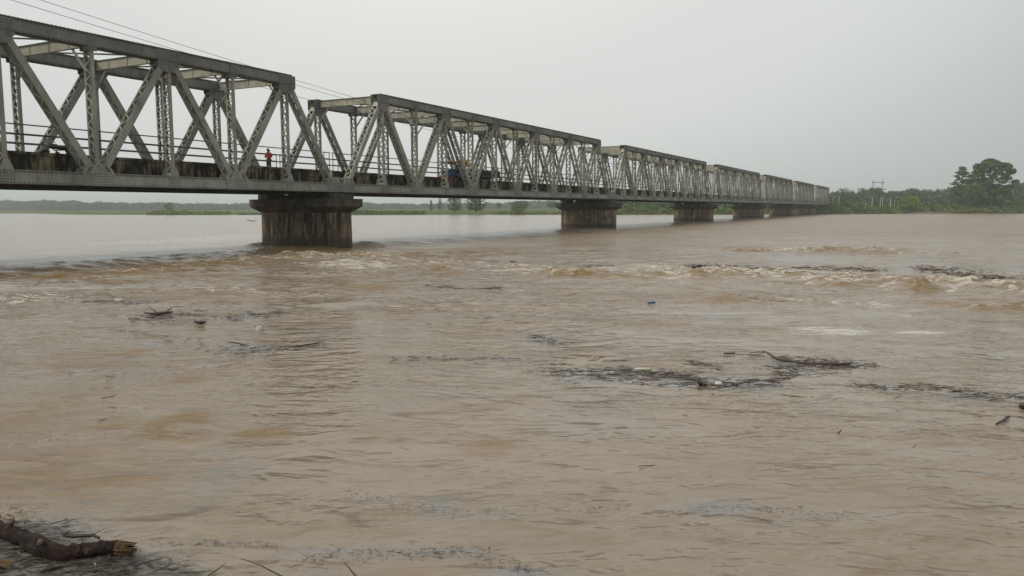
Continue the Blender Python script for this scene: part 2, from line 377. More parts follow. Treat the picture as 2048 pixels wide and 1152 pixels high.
# ------------------------------------------------------------------ river
def build_water():
    azs = np.concatenate([np.linspace(-85, -39, 40), np.linspace(-38.4, 38.4, 1000), np.linspace(39, 85, 40)])
    ys = np.concatenate([np.array([2600, 2000, 1650, 1450, 1320]), np.arange(1240, 800, -2.2), np.arange(800, 640, -1.6), np.arange(640, 600, -0.9), np.arange(600, 495, -0.5), np.arange(495, 470, -0.9), np.arange(470, 424.5, -0.8)])
    r = EYE / np.tan(np.arctan((ys - 576) / FPX) + R(PITCH))
    r = np.concatenate([r, [800, 1100, 1600, 2500, 5000]])
    dr = np.gradient(r)
    A, RR = np.meshgrid(np.radians(azs), r); DR = np.repeat(dr[:, None], len(azs), 1)
    ca = np.maximum(np.cos(A), 0.5)
    X = RR * np.sin(A) / ca; Y = RR * np.cos(A) / ca
    X, Y = X.ravel(), Y.ravel()
    # off to the sides, beyond the photograph, the grid is coarser
    side = (np.abs(A) > R(38.5)).ravel()
    cell = np.maximum(np.abs(DR.ravel()) * 0.9, np.where(side, RR.ravel() * 0.02, RR.ravel() * 0.0014))
    Z = water_h(X, Y, cell)
    nr, nc = len(r), len(azs)
    idx = np.arange(nr * nc).reshape(nr, nc)
    q = np.stack([idx[:-1, :-1], idx[:-1, 1:], idx[1:, 1:], idx[1:, :-1]], -1).reshape(-1, 4)
    me = bpy.data.meshes.new('river')
    me.vertices.add(nr * nc); me.vertices.foreach_set('co', np.stack([X, Y, Z], 1).astype(np.float32).ravel())
    me.loops.add(q.size); me.loops.foreach_set('vertex_index', q.ravel().astype(np.int32))
    me.polygons.add(len(q)); me.polygons.foreach_set('loop_start', np.arange(0, q.size, 4, dtype=np.int32))
    me.polygons.foreach_set('use_smooth', np.ones(len(q), bool)); me.update()
    D = np.sqrt(X * X + Y * Y)
    for nm, L in WX.items():
        a = np.zeros(nr * nc)
        for (cx, cy, hx, hy, w) in L:
            d2 = ((X - cx) / hx) ** 2 + ((Y - cy) / hy) ** 2
            a = np.maximum(a, w * np.exp(-d2 * 0.9))
        if nm == 'brown':
            for (cx, cy, hx, hy, hh, b) in CW:
                d2 = ((X - cx) / (hx * 1.1)) ** 2 + ((Y - cy + .2) / (hy * 1.5)) ** 2
                a = np.maximum(a, b * np.exp(-d2 * 0.8))
        if nm == 'foam':
            bm0 = band_mask(X, Y); q = ridge(X, Y)
            q3 = 1 - 3.2 * np.abs(perlin(X / 2.6 + Y / 5 + 4, Y / 1.1 - X / 4, 67)); a = np.maximum(a, bm0 * sstep(.36, .80, q)); a = np.maximum(a, bm0 * sstep(.55, .95, q3) * 1.1); a = np.maximum(a, bm0 * .38)
        if nm == 'brown': a = np.maximum(a, bm0 * sstep(.10, .6, q) * .9 * (.4 + .6 * sstep(-.2, .3, perlin(X / 3, Y / 2, 70))))
        at_ = me.attributes.new(nm, 'FLOAT', 'POINT'); at_.data.foreach_set('value', a.astype(np.float32))
    s, t = bst(X, Y)
    up = sstep(-2, 1.5, t + 1.2)
    at_ = me.attributes.new('calm', 'FLOAT', 'POINT'); at_.data.foreach_set('value', up.astype(np.float32))
    at_ = me.attributes.new('chop', 'FLOAT', 'POINT'); at_.data.foreach_set('value', ((1 - up) * sstep(28, 110, D)).astype(np.float32))
    m = NT('muddy_flood_water')
    brown, foam, sheen, calm = m.attr('brown'), m.attr('foam'), m.attr('sheen'), m.attr('calm')
    big = m.noise(0.16, 5, 0.6, stretch=(0.5, 1, 1), rz=0.12, warp=0.8)
    c = m.mix(m.step(big, 0.35, 0.65), (0.300, 0.232, 0.168), (0.275, 0.222, 0.172))
    sw = m.noise(0.8, 5, 0.58, stretch=(0.42, 1, 1), rz=0.12, warp=1.6)
    c = m.mix(m.step(sw, 0.50, 0.68, 0.0, 0.75), c, (0.225, 0.158, 0.098))
    c = m.mix(m.step(calm, 0.3, 1.0, 0.0, 0.55), c, (0.315, 0.275, 0.235))
    sw2 = m.noise(2.2, 4, 0.55, stretch=(0.26, 1, 1), rz=0.05, warp=1.5, loc=(6, 6, 0))
    c = m.mix(m.step(sw2, 0.60, 0.68, 0.0, 0.7), c, (0.150, 0.100, 0.062))
    sw3 = m.noise(0.22, 6, 0.7, stretch=(0.45, 1, 1), rz=0.2, warp=1.0, loc=(2, 5, 0))
    c = m.mix(m.math('MULTIPLY', m.step(sw3, 0.50, 0.64, 0.0, 0.65), m.step(m.attr('chop'), 0, .6, .25, 1)), c, (0.185, 0.130, 0.088))
    c = m.mix(m.math('MULTIPLY', m.step(sw3, 0.44, 0.34, 0.0, 0.5), m.attr('chop')), c, (0.40, 0.335, 0.27))
    fr = m.noise(2.4, 5, 0.65, stretch=(0.40, 1, 1), loc=(4, 9, 0), warp=1.0)
    bm_ = m.math('MULTIPLY', brown, m.step(fr, 0.36, 0.54, 0.1, 1.4))
    c = m.mix(m.step(bm_, 0.10, 0.70, 0, .95), c, (0.225, 0.138, 0.056))
    c = m.mix(m.math('MULTIPLY', m.step(sheen, 0.1, 0.9), m.step(fr, 0.35, 0.6, 0.25, 0.95)), c, (0.235, 0.235, 0.23))  # grey film around the drift, with sky sheen painted into the colour
    fr2 = m.noise(7.0, 6, 0.7, stretch=(0.6, 1, 1), loc=(3, 1, 0), warp=1.0)
    sc_ = m.math('ADD', m.attr('scum'), m.step(fr2, .3, .7, -.22, .22))
    c = m.mix(m.step(sc_, .22, .42, 0, .88), c, m.mix(m.step(fr2, .48, .62), (0.115, 0.112, 0.094), (0.060, 0.053, 0.043)))
    # fine floating bits in the sheen patches
    sp = m.noise(9.0, 4, 0.7, stretch=(0.45, 1, 1)); sp2 = m.noise(28.0, 3, 0.7, stretch=(0.5, 1, 1), loc=(5, 2, 0))
    spk = m.math('ADD', m.math('MULTIPLY', sp, 0.55), m.math('MULTIPLY', sp2, 0.45))
    dots = m.math('MULTIPLY', m.step(m.math('ADD', spk, m.math('MULTIPLY', sheen, 0.10)), 0.62, 0.67), m.step(sheen, 0.15, 0.6))
    c = m.mix(m.math('MULTIPLY', dots, 0.7), c, (0.05, 0.045, 0.045))
    # foam and painted-in sky glints: pale streaks along the surface
    f1 = m.noise(1.5, 7, 0.72, stretch=(0.22, 1, 1), rz=0.2, loc=(1, 2, 0)); f2 = m.step(m.noise(7, 5, 0.7, stretch=(0.35, 1, 1), loc=(8, 1, 0), warp=0.8), 0.30, 0.70)
    fk = m.math('ADD', m.math('MULTIPLY', f1, 0.5), m.math('MULTIPLY', f2, 0.5))
    fm = m.step(m.math('ADD', fk, m.math('MULTIPLY', foam, 0.20)), 0.655, 0.71)
    fm = m.math('MULTIPLY', fm, m.step(foam, 0.12, 0.5))
    c = m.mix(m.math('MULTIPLY', fm, 0.85), c, (0.62, 0.58, 0.50))
    # ripples
    smooth = m.attr('smooth')
    amp = m.noise(0.30, 3, 0.5, stretch=(0.5, 1, 1), loc=(3, 3, 0))
    k1 = m.math('MULTIPLY', m.step(amp, 0.3, 0.7, 0.35, 1.25), m.step(smooth, 0, 1, 1.0, 0.25))
    b1 = m.noise(1.6, 2, 0.45, stretch=(0.60, 1, 1), rz=0.12, warp=1.4)
    b2 = m.noise(6.0, 2, 0.45, stretch=(0.55, 1, 1), rz=0.10, warp=1.0)
    b3 = m.noise(19.0, 2, 0.5, stretch=(0.55, 1, 1), rz=0.08, warp=0.5)
    rp = m.step(m.noise(0.9, 3, 0.5, stretch=(0.5, 1, 1), loc=(9, 3, 0), warp=1.0), 0.42, 0.62, 0.05, 1.3)
    nrm = m.bump(m.math('MULTIPLY', b1, k1), 1.0, 0.14)
    nrm = m.bump(m.math('MULTIPLY', b2, m.math('MULTIPLY', k1, rp)), 1.0, 0.050, nrm)
    nrm = m.bump(m.math('MULTIPLY', b3, m.math('MULTIPLY', k1, rp)), 1.0, 0.012, nrm)
    m.b.inputs['IOR'].default_value = 1.333
    rg = m.math('MAXIMUM', m.step(m.math('MAXIMUM', fm, brown), 0.0, 1.0, 0.11, 0.40), m.math('MAXIMUM', m.step(calm, 0, 1, 0.11, 0.16), m.step(m.attr('chop'), 0, 1, 0.11, 0.34)))
    me.materials.append(m.done(c, rg, nrm, spec=m.step(m.attr('chop'), 0, 1, .32, .20)))
    tag(link('river', me), kind='structure')
build_water()

# ------------------------------------------------------------------ bridge
ZREF = EYE + 1.13                       # underside of the floor steel
CB, CT = 0.17, 0.85                     # lower chord
TB, TT = 7.50, 8.18                     # upper chord
HALF = 0.31                             # half distance between the two webs of a member
rnd = random.Random(3)

def rivets(mb, x0, x1, z0, z1, y, sy, dx=0.13, dz=0.13):
    x = x0; mb.mi = 1
    while x <= x1 + 1e-6:
        z = z0
        while z <= z1 + 1e-6:
            r = 0.026
            mb.box(x - r, x + r, *sorted((y, y + sy * 0.018)), z - r, z + r); z += dz
        x += dx
    mb.mi = 0
def chord_mesh(name, L0, L1, z0, z1, cover, mat):
    mb = MB()
    for y in (-HALF, HALF):
        mb.box(L0, L1, y - .012, y + .012, z0 + .014, z1 - .022)
        sg = 1 if y > 0 else -1
        a, b = sorted((y + sg * .013, y + sg * .10))
        mb.box(L0, L1, a, b, z0, z0 + .014)
        mb.box(L0, L1, *sorted((y + sg * .013, y + sg * .085)), z1 - .040, z1 - .024)
    if cover: mb.box(L0 - .03, L1 + .03, -.42, .42, z1 - .020, z1)
    else:
        for y in (-HALF, HALF): mb.box(L0, L1, y - .09, y + .09, z1 - .020, z1)
    x = L0 + .3; sgn = 1
    while x < L1 - .5:                  # lacing under the chord
        mb.bar((x, -.25 * sgn, z0 + .02), (x + .45, .25 * sgn, z0 + .02), (1, 0, 0), .07, .012); x += .45; sgn = -sgn
    x = L0; mb.mi = 1
    while x < L1:                       # rivet heads along the edges
        for y, sg in ((-HALF, -1), (HALF, 1)):
            ya, yb = sorted((y + sg * .012, y + sg * .034))
            mb.box(x - .026, x + .026, ya, yb, z0 + .04, z0 + .09); mb.box(x - .026, x + .026, ya, yb, z1 - .12, z1 - .07)
        if cover:
            for y in (-.32, .32): mb.box(x - .025, x + .025, y - .02, y + .02, z1, z1 + .035)
        x += .21
    mb.mi = 0
    return mb.mesh(name, [mat, M['rivet']])
def laced(name, p0, p1, plate, mat, pitch):
    """two channels in the plane of the truss with zigzag lacing between their edges"""
    mb = MB(); p0, p1 = Vector(p0), Vector(p1); d = (p1 - p0).normalized(); L = (p1 - p0).length
    n = Vector((-d.z, 0, d.x))          # in the plane, across the member
    for y in (-HALF + .014, HALF - .014):
        sg = 1 if y < 0 else -1
        o = Vector((0, y, 0)); mb.bar(p0 + o, p1 + o, n, plate, .022)
        for e in (-1, 1):
            q = n * (e * (plate / 2 - .009)) + Vector((0, y + sg * .056, 0))
            mb.bar(p0 + q, p1 + q, (0, 1, 0), .08, .016)
    mb.mi = 1; N = int((L - 1.6) / pitch); a = (L - N * pitch) / 2
    for e in (-1, 1):
        off = n * (e * (plate / 2 + .007)); sg = 1
        for k in range(N):
            q0 = p0 + d * (a + k * pitch) + off + Vector((0, (HALF - .05) * sg, 0)); q1 = p0 + d * (a + (k + 1) * pitch) + off + Vector((0, -(HALF - .05) * sg, 0))
            mb.bar(q0, q1, d, .075, .012); sg = -sg
        for k in (0, N):                # batten plates at the ends
            c = p0 + d * (a + k * pitch + (-.3 if k == 0 else .3)) + off * 1.002
            mb.bar(c - d * .22, c + d * .22, (0, 1, 0), 2 * HALF - .06, .014)
    return mb.mesh(name, [mat, M['lace']])
zc0, zc1 = (CB + CT) / 2, (TB + TT) / 2
MS = {}
ext = .42
MS['top'] = chord_mesh('top_chord', PANEL - ext, 11 * PANEL + ext, TB, TT, True, M['chord'])
MS['bot'] = chord_mesh('bottom_chord', -.45, 12 * PANEL + .45, CB, CT, False, M['lchord'])
MS['diag_up'] = laced('diagonal', (.12, 0, zc0 + .1), (PANEL - .12, 0, zc1 - .1), .37, M['steel'], .42)
MS['diag_dn'] = laced('diagonal', (.12, 0, zc1 - .1), (PANEL - .12, 0, zc0 + .1), .37, M['steel'], .42)
MS['vert'] = laced('vertical_post', (0, 0, CB + .1), (0, 0, TT - .1), .19, M['steel'], .38)
def gusset(kind):
    mb = MB()
    for y in (-HALF - .03, HALF + .03):
        sg = -1 if y < 0 else 1; ya, yb = y - .011, y + .011; yo = y + sg * .011
        if kind == 'bb':
            mb.prism([(-.95, CB + .015), (.95, CB + .015), (.95, CT - .045), (.74, CT + .26), (.40, CT + .44), (-.40, CT + .44), (-.74, CT + .26), (-.95, CT - .045)], ya, yb)
            rivets(mb, -.88, .88, CB + .08, CT - .1, yo, sg, .16, .14); rivets(mb, -.08, .08, CT + .05, CT + .36, yo, sg, .16, .15)
            for e in (-1, 1):
                for i in range(3):
                    for j in range(4):
                        x = e * (.36 + .10 * i + .05 * (3 - j)); z = CT + .06 + .08 * j - .05 * i + .05
                        mb.mi = 1; mb.box(x - .026, x + .026, *sorted((yo, yo + sg * .018)), z - .026, z + .026); mb.mi = 0
        if kind == 'bt':
            mb.prism([(-.78, TT - .05), (.78, TT - .05), (.78, TB - .18), (.38, TB - .62), (-.38, TB - .62), (-.78, TB - .18)], ya, yb)
            rivets(mb, -.7, .7, TB + .08, TT - .1, yo, sg, .15, .13); rivets(mb, -.08, .08, TB - .5, TB - .1, yo, sg, .16, .14)
            rivets(mb, -.6, -.35, TB - .25, TB - .02, yo, sg, .12, .12); rivets(mb, .35, .6, TB - .25, TB - .02, yo, sg, .12, .12)
        if kind == 'sb':
            mb.prism([(-.36, CB + .015), (.36, CB + .015), (.36, CT - .045), (.14, CT + .5), (-.14, CT + .5), (-.36, CT - .045)], ya, yb)
            rivets(mb, -.3, .3, CB + .08, CT - .1, yo, sg, .15, .14)
        if kind == 'st':
            mb.box(-.26, .26, ya, yb, TB - .22, TT - .05); rivets(mb, -.2, .2, TB - .14, TT - .12, yo, sg, .13, .14)
    return mb.mesh('gusset_plate', [M['lchord'] if kind[1] == 'b' else M['chord'], M['rivet']])
for kx in ('bb', 'bt', 'sb', 'st'): MS[kx] = gusset(kx)
def ibeam(mb, p0, p1, dep, fl):
    p0, p1 = Vector(p0), Vector(p1)
    mb.bar(p0, p1, (0, 0, 1), dep - .03, .016)
    for e in (-1, 1):
        o = Vector((0, 0, e * (dep / 2 - .007))); mb.bar(p0 + o, p1 + o, (0, 0, 1), .014, fl)
mb = MB(); ibeam(mb, (0, HALF + .02, TT - .36), (0, TW - HALF - .02, TT - .36), .58, .22)
for y in (1.6, 3.35, 5.1): mb.box(-.06, .06, y - .012, y + .012, TT - .63, TT - .09)
MS['strut'] = mb.mesh('cross_strut', M['strut'])
mb = MB(); mb.bar((0, HALF, TB - 1.15), (0, 1.35, TT - .66), (1, 0, 0), .10, .10); MS['knee_a'] = mb.mesh('knee_brace', M['steel'])
mb = MB(); mb.bar((0, TW - HALF, TB - 1.15), (0, TW - 1.35, TT - .66), (1, 0, 0), .10, .10); MS['knee_b'] = mb.mesh('knee_brace', M['steel'])
mb = MB(); mb.bar((.1, HALF + .05, TT - .20), (PANEL - .1, TW - HALF - .05, TT - .20), (0, 1, 0), .13, .02); mb.bar((.1, HALF + .05, TT - .21), (PANEL - .1, TW - HALF - .05, TT - .21), (0, 0, 1), .10, .015)
MS['lat_a'] = mb.mesh('lateral_brace', M['steel'])
mb = MB(); mb.bar((.1, TW - HALF - .05, TT - .30), (PANEL - .1, HALF + .05, TT - .30), (0, 1, 0), .13, .02); mb.bar((.1, TW - HALF - .05, TT - .31), (PANEL - .1, HALF + .05, TT - .31), (0, 0, 1), .10, .015)
MS['lat_b'] = mb.mesh('lateral_brace', M['steel'])
DZ = 1.42                                # road level above ZREF
LB = 12 * PANEL
mb = MB(); mb.box(-.4, LB + .4, .86, TW - .86, DZ - .34, DZ); MS['deck'] = mb.mesh('road_deck', M['asphalt'])
def kerb(y0, y1):
    mb = MB(); a = random.Random(5)
    mb.box(-.4, LB + .4, y0, y1, CT - .12, DZ + .26)
    lo, hi = (y0 - .10, y1 + .02) if y0 < 3 else (y0 - .02, y1 + .10)
    mb.box(-.42, LB + .42, lo, hi, DZ + .263, DZ + .40)
    return mb.mesh('kerb', M['kerb'])
MS['kerb_a'] = kerb(.60, .85); MS['kerb_b'] = kerb(TW - .85, TW - .60)
mb = MB(); ibeam(mb, (0, HALF + .03, .46), (0, TW - HALF - .03, .46), .74, .26); MS['fbeam'] = mb.mesh('floor_beam', M['rust'])
mb = MB(); ibeam(mb, (-.3, 0, .32), (LB + .3, 0, .32), .63, .20); MS['stringer'] = mb.mesh('stringer', M['rust'])
def railing(y):
    mb = MB()
    for z in (2.20, 2.70, 3.17): mb.tube([(-.55, y, z), (LB + .55, y, z)], .034, 6)
    for x in (-.45, .15, LB - .15, LB + .45): mb.tube([(x, y, DZ + .40), (x, y, 3.17)], .032, 6)
    return mb.mesh('railing', M['rail'])
MS['rail_a'] = railing(.63); MS['rail_b'] = railing(TW - .63)

SPAN_LABELS = ['nearest grey steel truss span of the bridge, running out of the left edge',
               'second grey truss span, between the two nearest piers, carrying the blue tractor',
               'third truss span of the bridge, between the second and third piers',
               'fourth truss span of the bridge, between the third and fourth piers',
               'fifth truss span of the bridge, third from the far bank',
               'sixth truss span of the bridge, second from the far bank',
               'last small looking truss span of the bridge, ending at the wooded bank']
def build_span():
    r = empty('truss_span')
    def P(nm, key, x=0, y=0): return link(nm, MS[key], r, (x, y, 0))
    for y in (0, TW):
        P('top_chord', 'top', 0, y); P('bottom_chord', 'bot', 0, y)
        for n in range(0, 12, 1):
            P('diagonal', 'diag_up' if n % 2 == 0 else 'diag_dn', n * PANEL, y)
        for n in range(1, 12): P('vertical_post', 'vert', n * PANEL, y)
        for n in range(0, 13):
            P('gusset_plate', 'bb' if n % 2 == 0 else 'sb', n * PANEL, y)
            if 0 < n < 12: P('gusset_plate', 'bt' if n % 2 else 'st', n * PANEL, y)
    for n in range(1, 12):
        P('cross_strut', 'strut', n * PANEL); P('knee_brace', 'knee_a', n * PANEL); P('knee_brace', 'knee_b', n * PANEL)
        if n < 11: P('lateral_brace', 'lat_a', n * PANEL); P('lateral_brace', 'lat_b', n * PANEL)
    for n in range(13): P('floor_beam', 'fbeam', n * PANEL)
    for y in (1.25, 2.65, 4.05, 5.45): P('stringer', 'stringer', 0, y)
    P('road_deck', 'deck'); P('kerb', 'kerb_a'); P('kerb', 'kerb_b'); P('railing', 'rail_a'); P('railing', 'rail_b')
    return r
def copy_tree(o, parent=None):
    c = o.copy(); col.objects.link(c); c.parent = parent
    for ch in list(o.children): copy_tree(ch, c)
    return c
span0 = build_span()
for i in range(7):
    o = span0 if i == 0 else copy_tree(span0)
    X, Y = bw((i - 1) * PITCHS, 0)
    o.location = (X, Y, ZREF); o.rotation_euler = (0, 0, BRZ)
    tag(o, SPAN_LABELS[i], 'bridge span', 'steel truss spans of the long bridge')

def stadium(hl, hw, n=10):
    """long axis along y"""
    pts = []
    for k in range(n + 1): a = math.pi * k / n; pts.append((hw * math.cos(a), hl - hw + hw * math.sin(a)))
    for k in range(n + 1): a = math.pi + math.pi * k / n; pts.append((hw * math.cos(a), -(hl - hw) + hw * math.sin(a)))
    return pts
def build_pier():
    r = empty('bridge_pier')
    HL = TW / 2 + .88
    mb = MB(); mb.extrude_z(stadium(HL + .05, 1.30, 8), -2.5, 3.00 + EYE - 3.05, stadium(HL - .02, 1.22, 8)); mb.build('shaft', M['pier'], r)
    mb = MB(); z = EYE
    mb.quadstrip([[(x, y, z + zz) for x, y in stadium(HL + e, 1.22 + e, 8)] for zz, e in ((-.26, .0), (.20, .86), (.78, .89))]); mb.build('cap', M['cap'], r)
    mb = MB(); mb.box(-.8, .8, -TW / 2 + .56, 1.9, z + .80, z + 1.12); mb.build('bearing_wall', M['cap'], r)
    for y in (-TW / 2, TW / 2):
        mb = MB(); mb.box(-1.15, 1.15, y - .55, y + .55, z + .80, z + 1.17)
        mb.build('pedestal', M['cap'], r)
        mb = MB(); 
        for x in (-.65, .65): mb.box(x - .3, x + .3, y - .3, y + .3, z + 1.17, z + 1.295)
        mb.build('bearing', M['rust'], r)
    return r
PIER_LABELS = ['nearest dark stained concrete pier, with white water piling up at its foot', 'second concrete pier, streaked grey and brown, right of the nearest one',
               'third concrete pier from the left, streaked brown', 'fourth concrete pier from the left, below the fourth and fifth spans',
               'fifth pier from the left, smaller, pale streaked concrete', 'sixth pier from the left, last but one before the far bank', 'last pier beside the bushes of the far bank']
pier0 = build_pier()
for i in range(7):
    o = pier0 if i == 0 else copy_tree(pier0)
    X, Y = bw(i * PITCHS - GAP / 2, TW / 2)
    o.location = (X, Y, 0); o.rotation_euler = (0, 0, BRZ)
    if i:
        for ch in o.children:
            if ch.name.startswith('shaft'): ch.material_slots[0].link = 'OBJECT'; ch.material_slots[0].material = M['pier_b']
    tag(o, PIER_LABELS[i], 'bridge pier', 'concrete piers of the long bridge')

# wires strung along the bridge
def wire(pts, t, label):
    """pts: pixels of the photograph; the wire hangs in the vertical plane t metres inside the near truss"""
    S, Z = [], []
    x0, y0 = bw(0, t)
    for px, py in pts:
        d = ray(px, py); n = Vector((DY, -DX, 0)); k = (n.x * x0 + n.y * y0) / (n.x * d.x + n.y * d.y)
        p = Vector((0, 0, EYE)) + d * k; s, _ = bst(p.x, p.y); S.append(s); Z.append(p.z)
    c = np.polyfit(S, Z, 2)
    c[0] = max(c[0], 0.0004)
    z0 = np.mean(np.array(Z) - c[0] * np.array(S) ** 2 - c[1] * np.array(S)); 
    P = [(*bw(s, t), float(c[0] * s * s + c[1] * s + z0)) for s in np.linspace(-58, 75, 60)]
    mb = MB(); mb.tube(P, .014, 5)
    tag(mb.build('overhead_wire', M['rail']), label, 'wire', 'thin wires strung along the bridge')
wire([(73, 0), (364, 91), (580, 155), (704, 193), (733, 202)], 1.5, 'thin dark overhead wire along the bridge, topmost of the three')
wire([(11, 0), (182, 47), (350, 100), (580, 166), (685, 195), (718, 205)], 1.9, 'thin dark overhead wire along the bridge, middle one of the three')
wire([(519, 171), (542, 177), (593, 190), (623, 198), (917, 275), (1016, 300)], 3.6, 'thin overhead wire along the bridge, lowest and faintest of the three')
#@@PART2
# ------------------------------------------------------------------ banks
SH = [(-400, 427.6), (60, 427.4), (125, 429.2), (170, 430.2), (300, 430.6), (520, 430.4), (720, 430.6), (900, 430.4), (1100, 430.4), (1240, 430.2), (1400, 430.0), (1560, 429.6), (1665, 428.6), (1800, 427.8), (1900, 427.6), (2100, 427.2), (2500, 427.2)]
_a, _r = [], []
for px, py in SH:
    X, Y = ground(px, py, 0.15 if px < 1665 else 0.0); _a.append(math.atan2(X, Y)); _r.append(math.hypot(X, Y))
def shore_r(a): return np.interp(a, _a, _r)
def bank_z(d, a, X, Y):
    """height of the land d metres behind the water's edge"""
    right = sstep(R(14), R(18), a)
    left = 1 - sstep(R(-18), R(-13), a)
    top = 1.5 + 1.6 * right - 0.7 * left
    n = perlin(X / 14, Y / 14, 51) * .5 + perlin(X / 4, Y / 4, 52) * .22
    z = -0.9 + (top + 0.9) * sstep(-2, 13 + 12 * left, d) + n * sstep(0, 14, d) * .8
    return z + 0.0035 * np.clip(d - 40, 0, 400)
def land_at(px, back):
    """a point back metres behind the shore, in the direction of a pixel column"""
    X, Y = at(px, 100)[0], 100.0; a = math.atan2(X, Y); r = float(shore_r(a)) + back
    x, y = r * math.sin(a), r * math.cos(a)
    z = float(bank_z(np.array([float(back)]), np.array([a]), np.array([x]), np.array([y]))[0])
    return x, y, z
def build_land():
    azs = np.radians(np.linspace(-80, 80, 560))
    ds = np.array([-14, -4, -1, 0, 1, 2, 3.5, 5, 7, 9, 12, 15, 19, 24, 30, 38, 48, 60, 80, 105, 140, 190, 260, 360, 520, 800, 1300, 2200, 4500.])
    A, Dd = np.meshgrid(azs, ds); r0 = shore_r(A)
    jit = 2.2 * perlin(A * 60, A * 0 + .5, 55) + .8 * perlin(A * 240, A * 0 + .5, 56)
    RR = r0 + Dd + jit * (Dd < 60)
    X, Y = RR * np.sin(A), RR * np.cos(A)
    Z = bank_z(Dd, A, X, Y)
    nr, nc = A.shape; idx = np.arange(nr * nc).reshape(nr, nc)
    q = np.stack([idx[:-1, :-1], idx[:-1, 1:], idx[1:, 1:], idx[1:, :-1]], -1).reshape(-1, 4)
    me = bpy.data.meshes.new('river_bank'); me.from_pydata(np.stack([X.ravel(), Y.ravel(), Z.ravel()], 1).tolist(), [], q.tolist())
    me.polygons.foreach_set('use_smooth', [True] * len(q)); me.update()
    m = NT('grassy_bank')
    c = m.mix(m.step(m.noise(.12, 5, .6), .35, .65), (0.080, 0.125, 0.032), (0.135, 0.150, 0.052))
    c = m.mix(m.step(m.noise(.5, 4, .6), .5, .7, 0, .7), c, (0.055, 0.075, 0.028))
    sep = m.n('ShaderNodeSeparateXYZ'); m.l(m.tc.outputs['Object'], sep.inputs[0])
    zz = m.math('ADD', sep.outputs['Z'], m.step(m.noise(.09, 4), .3, .7, -.45, .45))
    c = m.mix(m.step(zz, .10, .50, 1, 0), c, (0.16, 0.13, 0.085))
    me.materials.append(m.done(c, .95, m.bump(m.noise(.8, 5), .8, .4), spec=.1))
    tag(link('river_bank', me), kind='structure')
    # bed of the river and the ground nearest the camera
    mb = MB(); mb.box(-900, 900, -300, 1200, -3.2, -3.0)
    tag(mb.build('river_bed', plain('river_silt', (.16, .12, .08))), kind='structure')
build_land()

# ------------------------------------------------------------------ foliage
def leafmat(name, a, b, c3):
    m = NT(name)
    c = m.mix(m.step(m.noise(.35, 4, .6), .38, .62), a, b)
    inf = m.n('ShaderNodeNewGeometry')
    c = m.mix(m.step(inf.outputs['Random Per Island'], .5, 1, 0, .8), c, c3)
    m.b.inputs['Subsurface Weight'].default_value = 0
    return m.done(c, .75, spec=.2)
LM = {'dark': leafmat('dark_green_leaves', (0.050, 0.095, 0.024), (0.085, 0.145, 0.036), (0.165, 0.235, 0.062)),
      'mid': leafmat('green_leaves', (0.062, 0.125, 0.024), (0.095, 0.165, 0.034), (0.15, 0.21, 0.05)),
      'bright': leafmat('yellow_green_leaves', (0.14, 0.20, 0.028), (0.19, 0.24, 0.038), (0.26, 0.28, 0.06)),
      'olive': leafmat('olive_leaves', (0.105, 0.14, 0.038), (0.145, 0.17, 0.052), (0.20, 0.21, 0.075)),
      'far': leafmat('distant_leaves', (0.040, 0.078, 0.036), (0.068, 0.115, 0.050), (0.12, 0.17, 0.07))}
bark = plain('tree_bark', (0.075, 0.06, 0.048), (0.045, 0.037, 0.03), 3, .9, .2)
def leaves_mesh(name, blobs, size, per, mat, seed, flat=0.0):
    """leaf sprays scattered through ellipsoids (cx,cy,cz,rx,ry,rz)"""
    rs = np.random.RandomState(seed); C = []
    for (cx, cy, cz, rx, ry, rz) in blobs:
        n = max(6, int(per * (rx * ry * rz) ** (2 / 3.)))
        p = rs.normal(size=(n, 3)); p /= np.linalg.norm(p, axis=1)[:, None]
        p *= (rs.rand(n, 1) ** .45)
        C.append(p * [rx, ry, rz] + [cx, cy, cz])
    C = np.concatenate(C); n = len(C)
    u = rs.normal(size=(n, 3)); u[:, 2] *= (1 - flat); u /= np.linalg.norm(u, axis=1)[:, None]
    w = rs.normal(size=(n, 3)); w[:, 2] *= (1 - flat); w -= u * (u * w).sum(1)[:, None]; w /= np.linalg.norm(w, axis=1)[:, None] + 1e-9
    sz = size * (0.5 + rs.rand(n, 1)); u *= sz; w *= sz * (.45 + .3 * rs.rand(n, 1))
    bend = np.cross(u, w); bend /= np.linalg.norm(bend, axis=1)[:, None] + 1e-9; bend *= sz * .25
    V = np.stack([C - u, C + w * .8 + bend, C + u, C - w + bend * .5], 1).reshape(-1, 3)
    me = bpy.data.meshes.new(name)
    me.vertices.add(4 * n); me.vertices.foreach_set('co', V.astype(np.float32).ravel())
    me.loops.add(4 * n); me.loops.foreach_set('vertex_index', np.arange(4 * n, dtype=np.int32))
    me.polygons.add(n); me.polygons.foreach_set('loop_start', np.arange(0, 4 * n, 4, dtype=np.int32))
    me.update(); me.materials.append(mat); return me
